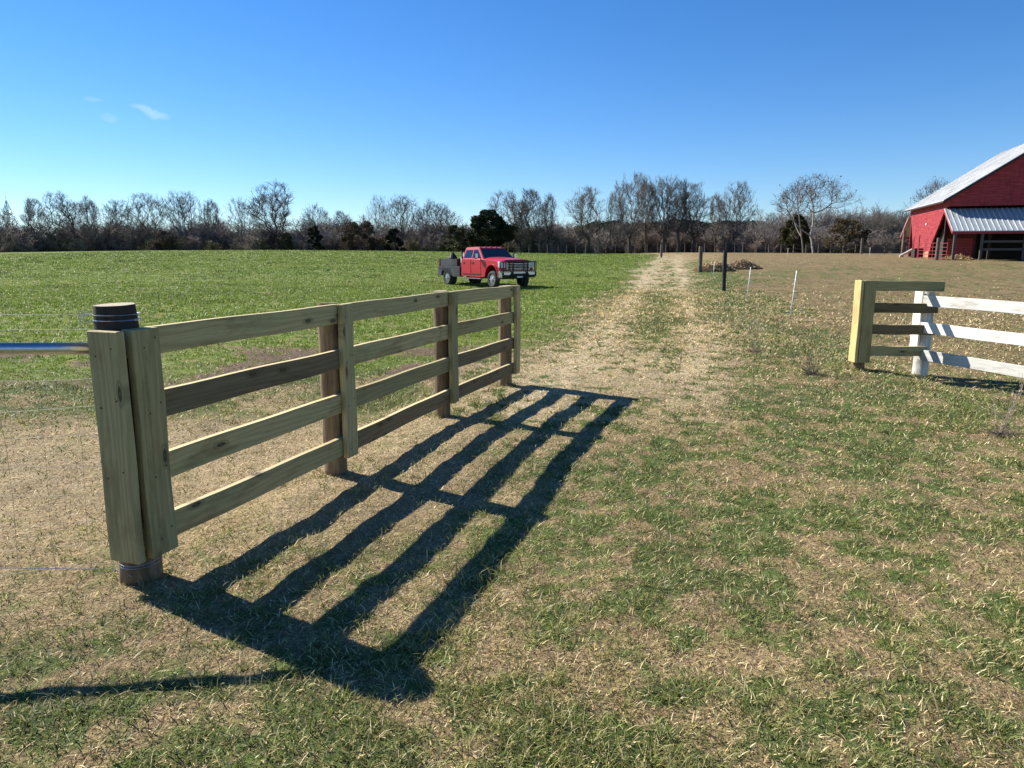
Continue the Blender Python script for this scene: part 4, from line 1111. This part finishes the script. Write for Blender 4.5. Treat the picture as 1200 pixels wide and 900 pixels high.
for s in (-1, 1):
    for pts in ([(-.45, 1.42), (.28, 1.42), (.28, 1.82), (-.38, 1.82)], [(.36, 1.42), (1.20, 1.42), (.74, 1.83), (.36, 1.83)]):
        mb = MB(); k = len(pts); vs = [(x, s * gy(z), z) for x, z in pts] + [(x, s * gy(z, -.02), z) for x, z in pts]
        mb.add(vs, [tuple(range(k)), tuple(range(k, 2 * k))[::-1]] + [(i, (i + 1) % k, k + (i + 1) % k, k + i) for i in range(k)]); mb.build('side_window', M['glass'], tk)
    # doors: seams and handles
    for a, bq in ((-.50, .31), (.35, 1.25)):
        d = MB(); d.prism([(a, .60), (bq, .60), (bq, 1.34), (a, 1.34)], 'y', s * .972, s * .992); dr = d.build('door', M['carred'], tk, bevel=.012)
        MB().box(a + .05 if a > 0 else a + .06, a + .24, s * .994 - .0, s * 1.025, 1.17, 1.205).build('door_handle', M['black'], dr, bevel=.006)
    MB().box(-.5, 1.3, s * .88, s * 1.05, .40, .45).build('running_board', M['chrome'], tk, bevel=.01)
    # mirror
    mr = MB(); mr.beam((1.10, s * .93, 1.45), (1.10, s * 1.15, 1.47), .04, .04); mo = mr.build('mirror', M['black'], tk); MB().box(1.05, 1.15, min(s * 1.08, s * 1.26), max(s * 1.08, s * 1.26), 1.38, 1.68).build('mirror_head', M['black'], mo, bevel=.03); MB().box(1.151, 1.16, min(s * 1.10, s * 1.24), max(s * 1.10, s * 1.24), 1.42, 1.64).build('mirror_cap', M['chrome'], mo)
    # fender flare
    fl = MB()
    A_ = [(FA + .60 * math.cos(a), .55 + .60 * math.sin(a)) for a in np.linspace(PI, 0, 12)]; B_ = [(FA + .55 * math.cos(a), .55 + .55 * math.sin(a)) for a in np.linspace(0, PI, 12)]
    fl.prism(A_ + B_, 'y', s * .94, s * 1.02); fl.build('fender_flare', M['carred'], tk)
    hl = MB(); hl.prism([(2.80, .98), (3.0, .96), (3.0, 1.24), (2.74, 1.27)], 'y', s * .70, s * .995); hl.build('headlight', M['lamp'], tk, bevel=.02)
    MB().box(2.9, 2.965, s * .72 if s > 0 else -.95, .95 if s > 0 else -.72, .84, .94).build('turn_signal', M['red_trim'], tk)
# windscreen
mb = MB(); z0, z1 = 1.43, 1.86
def wx(z): return .78 + (1.91 - z) / .51 * .62
vs = [];
for o in (.012, -.01):
    vs += [(wx(z0) + o, -gy(z0) + .08, z0 + o), (wx(z0) + o, gy(z0) - .08, z0 + o), (wx(z1) + o, gy(z1) - .07, z1 + o), (wx(z1) + o, -gy(z1) + .07, z1 + o)]
mb.add(vs, [(0, 1, 2, 3), (7, 6, 5, 4), (0, 4, 5, 1), (1, 5, 6, 2), (2, 6, 7, 3), (3, 7, 4, 0)]); mb.build('windscreen', M['glass'], tk)
MB().box(-.615, -.585, -.66, .66, 1.46, 1.82).build('rear_window', M['glass'], tk)
MB().box(-.6, 2.6, -.70, .70, .42, .95).build('underbody', M['black'], tk); MB().box(-3.1, -.55, -.45, .45, .55, .85).build('chassis', M['black'], tk)
gr_ = MB(); gr_.box(2.98, 3.075, -.68, .68, .86, 1.24); go = gr_.build('grille', M['chrome'], tk, bevel=.02)
gb = MB()
for z in (.875, .95, 1.025, 1.10, 1.175): gb.box(3.076, 3.09, -.64, .64, z, z + .055)
gb.build('grille_slots', M['black'], go)
bp = MB(); bp.prism([(2.75, .50), (3.12, .50), (3.17, .60), (3.17, .78), (3.08, .83), (2.75, .83)], 'y', -1.0, 1.0); bo = bp.build('bumper', M['chrome'], tk, bevel=.03); MB().box(3.172, 3.185, -.55, .55, .54, .70).build('air_intake', M['black'], bo); MB().box(3.19, 3.2, -.17, .17, .50, .60).build('number_plate', M['white_paint'], bo)
# brush guard
bg = MB()
for s in (-1, 1):
    bg.box(3.20, 3.24, s * .42 - .03, s * .42 + .03, .42, 1.33)
    bg.tube([(3.22, s * .42, 1.26), (3.20, s * .95, 1.26), (3.0, s * 1.02, 1.22), (3.0, s * 1.02, .84), (3.20, s * .95, .62), (3.22, s * .42, .60)], .025, 8)
    bg.tube([(3.20, s * .95, .62), (3.20, s * .95, 1.26)], .022, 8)
for z in (1.26, 1.05, .60): bg.tube([(3.225, -.42, z), (3.225, .42, z)], .026, 8)
bg.build('brush_guard', M['black'], tk)
def wheel(x, s, dual=False):
    w = MB(); R = .405; y0, y1 = (s * .99, s * .72) if not dual else (s * 1.0, s * .55)
    n = 28; prof = [(.24, y0 - s * .02), (.33, y0), (.385, y0 - s * .02), (R, y0 - s * .06), (R, y1 + s * .05), (.33, y1), (.24, y1)]
    vs = [(math.cos(2 * PI * k / n) * r_, y, math.sin(2 * PI * k / n) * r_) for r_, y in prof for k in range(n)]
    fs = [(i * n + k, i * n + (k + 1) % n, (i + 1) * n + (k + 1) % n, (i + 1) * n + k) for i in range(len(prof) - 1) for k in range(n)]
    w.add(vs, fs); root = w.build('wheel', M['tyre'], tk, smooth=False); root.location = (x, 0, R)
    r = MB(); yi = y0 - s * .05; 
    r.tube([(0, yi - s * .03, 0), (0, yi, 0)], .245, 24); hub = MB(); 
    for k in range(8):
        a = 2 * PI * k / 8; r.beam((math.cos(a) * .09, yi + s * .01, math.sin(a) * .09), (math.cos(a) * .22, yi + s * .005, math.sin(a) * .22), .05, .03, (0, 1, 0))
    r.tube([(0, yi, 0), (0, yi + s * .07, 0)], [.10, .07], 14); r.build('rim', M['alloy'], root)
for s in (-1, 1): wheel(FA, s); wheel(RA, s, True)
# flatbed
MB().box(-3.0, -.72, -1.02, 1.02, .90, 1.00).build('bed_deck', M['bed'], tk, bevel=.01)
for s in (-1, 1):
    ya, yb = (.80, 1.015) if s > 0 else (-1.015, -.80)
    sk = MB(); sk.prism([(-3.0, .48), (-2.72, .48)] + arch(RA, .54, .50) + [(-1.42, .46), (-.74, .46), (-.74, .895), (-3.0, .895)], 'y', ya, yb); so = sk.build('side_skirt', M['bed'], tk, bevel=.01)
    MB().box(-1.30, -.85, s * 1.018 - .004, s * 1.018 + .004, .52, .84).build('locker_door', M['black'], so)
    bx_ = MB(); bx_.box(-2.74, -1.0, ya, yb - .0, 1.003, 1.36); b2 = bx_.build('toolbox', M['bed'], tk, bevel=.015); MB().box(-1.55, -1.1, s * 1.018 - .004, s * 1.018 + .004, 1.05, 1.36).build('toolbox_door', M['black'], b2)
    MB().box(-2.97, -2.77, ya, yb, 1.003, 1.38).build('tail_light_box', M['bed'], tk, bevel=.02)
    tl = MB()
    for z in (1.08, 1.19, 1.30): tl.tube([(-2.87, s * 1.0, z), (-2.87, s * 1.03, z)], .045, 12)
    tl.build('tail_light', M['red_lamp'], tk)
for y in (-.62, -.31, 0, .31, .62):
    MB().box(.62, .72, y - .05, y + .05, 1.955, 1.995).build('clearance_light', M['red_lamp'], tk, bevel=.01)
for s in (-1, 1): MB().box(-.5, 1.26, min(s * .993, s * 1.004), max(s * .993, s * 1.004), .62, .66).build('side_moulding', M['black'], tk)
hb = MB()
for y in (-.85, -.42, 0, .42, .85): hb.box(-.76, -.71, y - .03, y + .03, 1.0, 1.75)
for z in (1.2, 1.45, 1.75): hb.box(-.765, -.705, -.9, .9, z - .03, z + .03)
hb.build('headache_rack', M['black'], tk)
MB().box(-3.05, -3.01, -.3, .3, .5, .9).build('tail_panel', M['black'], tk)
# load on the bed
def on_bed(mb, name, m, label, cat, loc, **k):
    o = mb.build(name, m, None, **k); o.matrix_world = Matrix.Translation(tg) @ Matrix.Rotation(hd, 4, 'Z') @ Matrix.Translation(loc); tag(o, label, cat); return o
mb = MB(); mb.add([(-.22, -.22, 0), (.22, -.22, 0), (.22, .22, 0), (-.22, .22, 0), (-.06, -.05, .34), (.04, -.05, .37), (.04, .05, .37), (-.06, .05, .34)], [(3, 2, 1, 0), (4, 5, 6, 7), (0, 1, 5, 4), (1, 2, 6, 5), (2, 3, 7, 6), (3, 0, 4, 7)])
on_bed(mb, 'tarped_load', M['black'], 'black peaked bundle on the middle of the flatbed', 'bundle', (-2.45, -.42, 1.003 + .38), bevel=.04)
mb = MB(); mb.box(-.35, .35, -.3, .3, 0, .377); on_bed(mb, 'crate', M['bed'], 'grey crate under the black bundle on the flatbed', 'crate', (-2.45, -.42, 1.003), bevel=.02)
mb = MB(); mb.tube([(0, 0, 0), (0, 0, .45), (0, 0, .58), (0, 0, .66)], [.17, .17, .07, .05], 18); on_bed(mb, 'gas_cylinder', M['white_paint'], 'white gas cylinder standing behind the truck cab', 'cylinder', (-1.05, -.55, 1.003), smooth=False)
mb = MB(); mb.box(-.16, .16, -.3, .3, 0, .5).tube([(0, -.3, .5), (0, .3, .58)], .05, 8); on_bed(mb, 'welder', M['black'], 'small black machine beside the white gas cylinder', 'machine', (-1.2, .05, 1.003), bevel=.03)

# ------------------------------------------------------------------ sky, sun, camera
SUN = Vector((-1.09, .68, 1.0)).normalized(); elev = math.asin(SUN.z); az = math.atan2(SUN.x, SUN.y)
w = bpy.data.worlds.new('World'); scn.world = w; w.use_nodes = True; nt = w.node_tree
bgn = nt.nodes['Background']; sky = nt.nodes.new('ShaderNodeTexSky'); sky.sky_type = 'NISHITA'; sky.sun_disc = False
sky.sun_elevation = elev; sky.sun_rotation = az; sky.altitude = 200; sky.air_density = 1.0; sky.dust_density = .0; sky.ozone_density = 3.5
hs = nt.nodes.new('ShaderNodeHueSaturation'); hs.inputs['Saturation'].default_value = 1.26; nt.links.new(sky.outputs[0], hs.inputs['Color'])
out = mixc(nt, hs.outputs[0], (.80, .92, 1.12), 1.0, 'MULTIPLY')
# three faint wisps of cloud, fixed to directions in the sky
tc = nt.nodes.new('ShaderNodeTexCoord'); geo = tc.outputs['Generated']
def wisp(px, py, half_w, half_h, rot, amt, out):
    d = Vector(ray(px, py)).normalized(); e1 = Vector((d.y, -d.x, 0)).normalized(); e2 = d.cross(e1) * -1
    c, s = math.cos(rot), math.sin(rot); a = e1 * c + e2 * s; b = e2 * c - e1 * s
    def dot(v, sc):
        n = nt.nodes.new('ShaderNodeVectorMath'); n.operation = 'DOT_PRODUCT'; nt.links.new(geo, n.inputs[0]); n.inputs[1].default_value = v / sc
        o = nt.nodes.new('ShaderNodeMath'); o.operation = 'SUBTRACT'; nt.links.new(n.outputs['Value'], o.inputs[0]); o.inputs[1].default_value = d.dot(v) / sc; return o.outputs[0]
    u, v_ = dot(a, half_w), dot(b, half_h)
    def m2(op, x, y):
        n = nt.nodes.new('ShaderNodeMath'); n.operation = op
        for s_, q in ((n.inputs[0], x), (n.inputs[1], y)):
            if isinstance(q, (int, float)): s_.default_value = q
            else: nt.links.new(q, s_)
        return n.outputs[0]
    nn = noise(nt, geo, 55, 4, .6); jit = m2('MULTIPLY', m2('SUBTRACT', nn, .5), 2.2)
    r = m2('ADD', m2('MULTIPLY', u, u), m2('POWER', m2('ADD', v_, jit), 2.0)); f = m2('MAXIMUM', m2('SUBTRACT', 1.0, r), 0.0)
    f = m2('MULTIPLY', f, amt)
    dd = dot(d, 1.0); gate = m2('GREATER_THAN', dd, -.01); f = m2('MULTIPLY', f, gate)
    return mixc(nt, out, (6.2, 7.6, 8.6), f)
out = wisp(176, 131, .024, .0065, -.30, .32, out)
out = wisp(128, 137, .011, .0055, -.1, .14, out)
out = wisp(109, 117, .012, .003, 0, .13, out)
nt.links.new(out, bgn.inputs['Color']); bgn.inputs['Strength'].default_value = .068
sl = bpy.data.lights.new('sun', 'SUN'); sl.energy = 5.0; sl.angle = math.radians(.53); sl.color = (1, .955, .88)
so = bpy.data.objects.new('sun', sl); COL.objects.link(so); so.rotation_euler = (-SUN).to_track_quat('-Z', 'Y').to_euler(); so.location = (-20, 20, 30)

cam = bpy.data.cameras.new('camera'); co = bpy.data.objects.new('camera', cam); COL.objects.link(co)
cam.sensor_fit = 'HORIZONTAL'; cam.sensor_width = 36; cam.lens = 36 * F_PX / 1200; cam.clip_start = .05; cam.clip_end = 5000
co.location = (0, 0, CAM_H); co.rotation_euler = (PI / 2 - PITCH, 0, 0); scn.camera = co
vs_ = scn.view_settings; vs_.view_transform = 'Standard'; vs_.look = 'None'; vs_.exposure = .98; vs_.gamma = 1; vs_.use_curve_mapping = False
scn.render.engine = 'CYCLES'; scn.cycles.use_denoising = True; scn.cycles.max_bounces = 6; scn.cycles.transparent_max_bounces = 4
scn.render.resolution_x = 1024; scn.render.resolution_y = 768
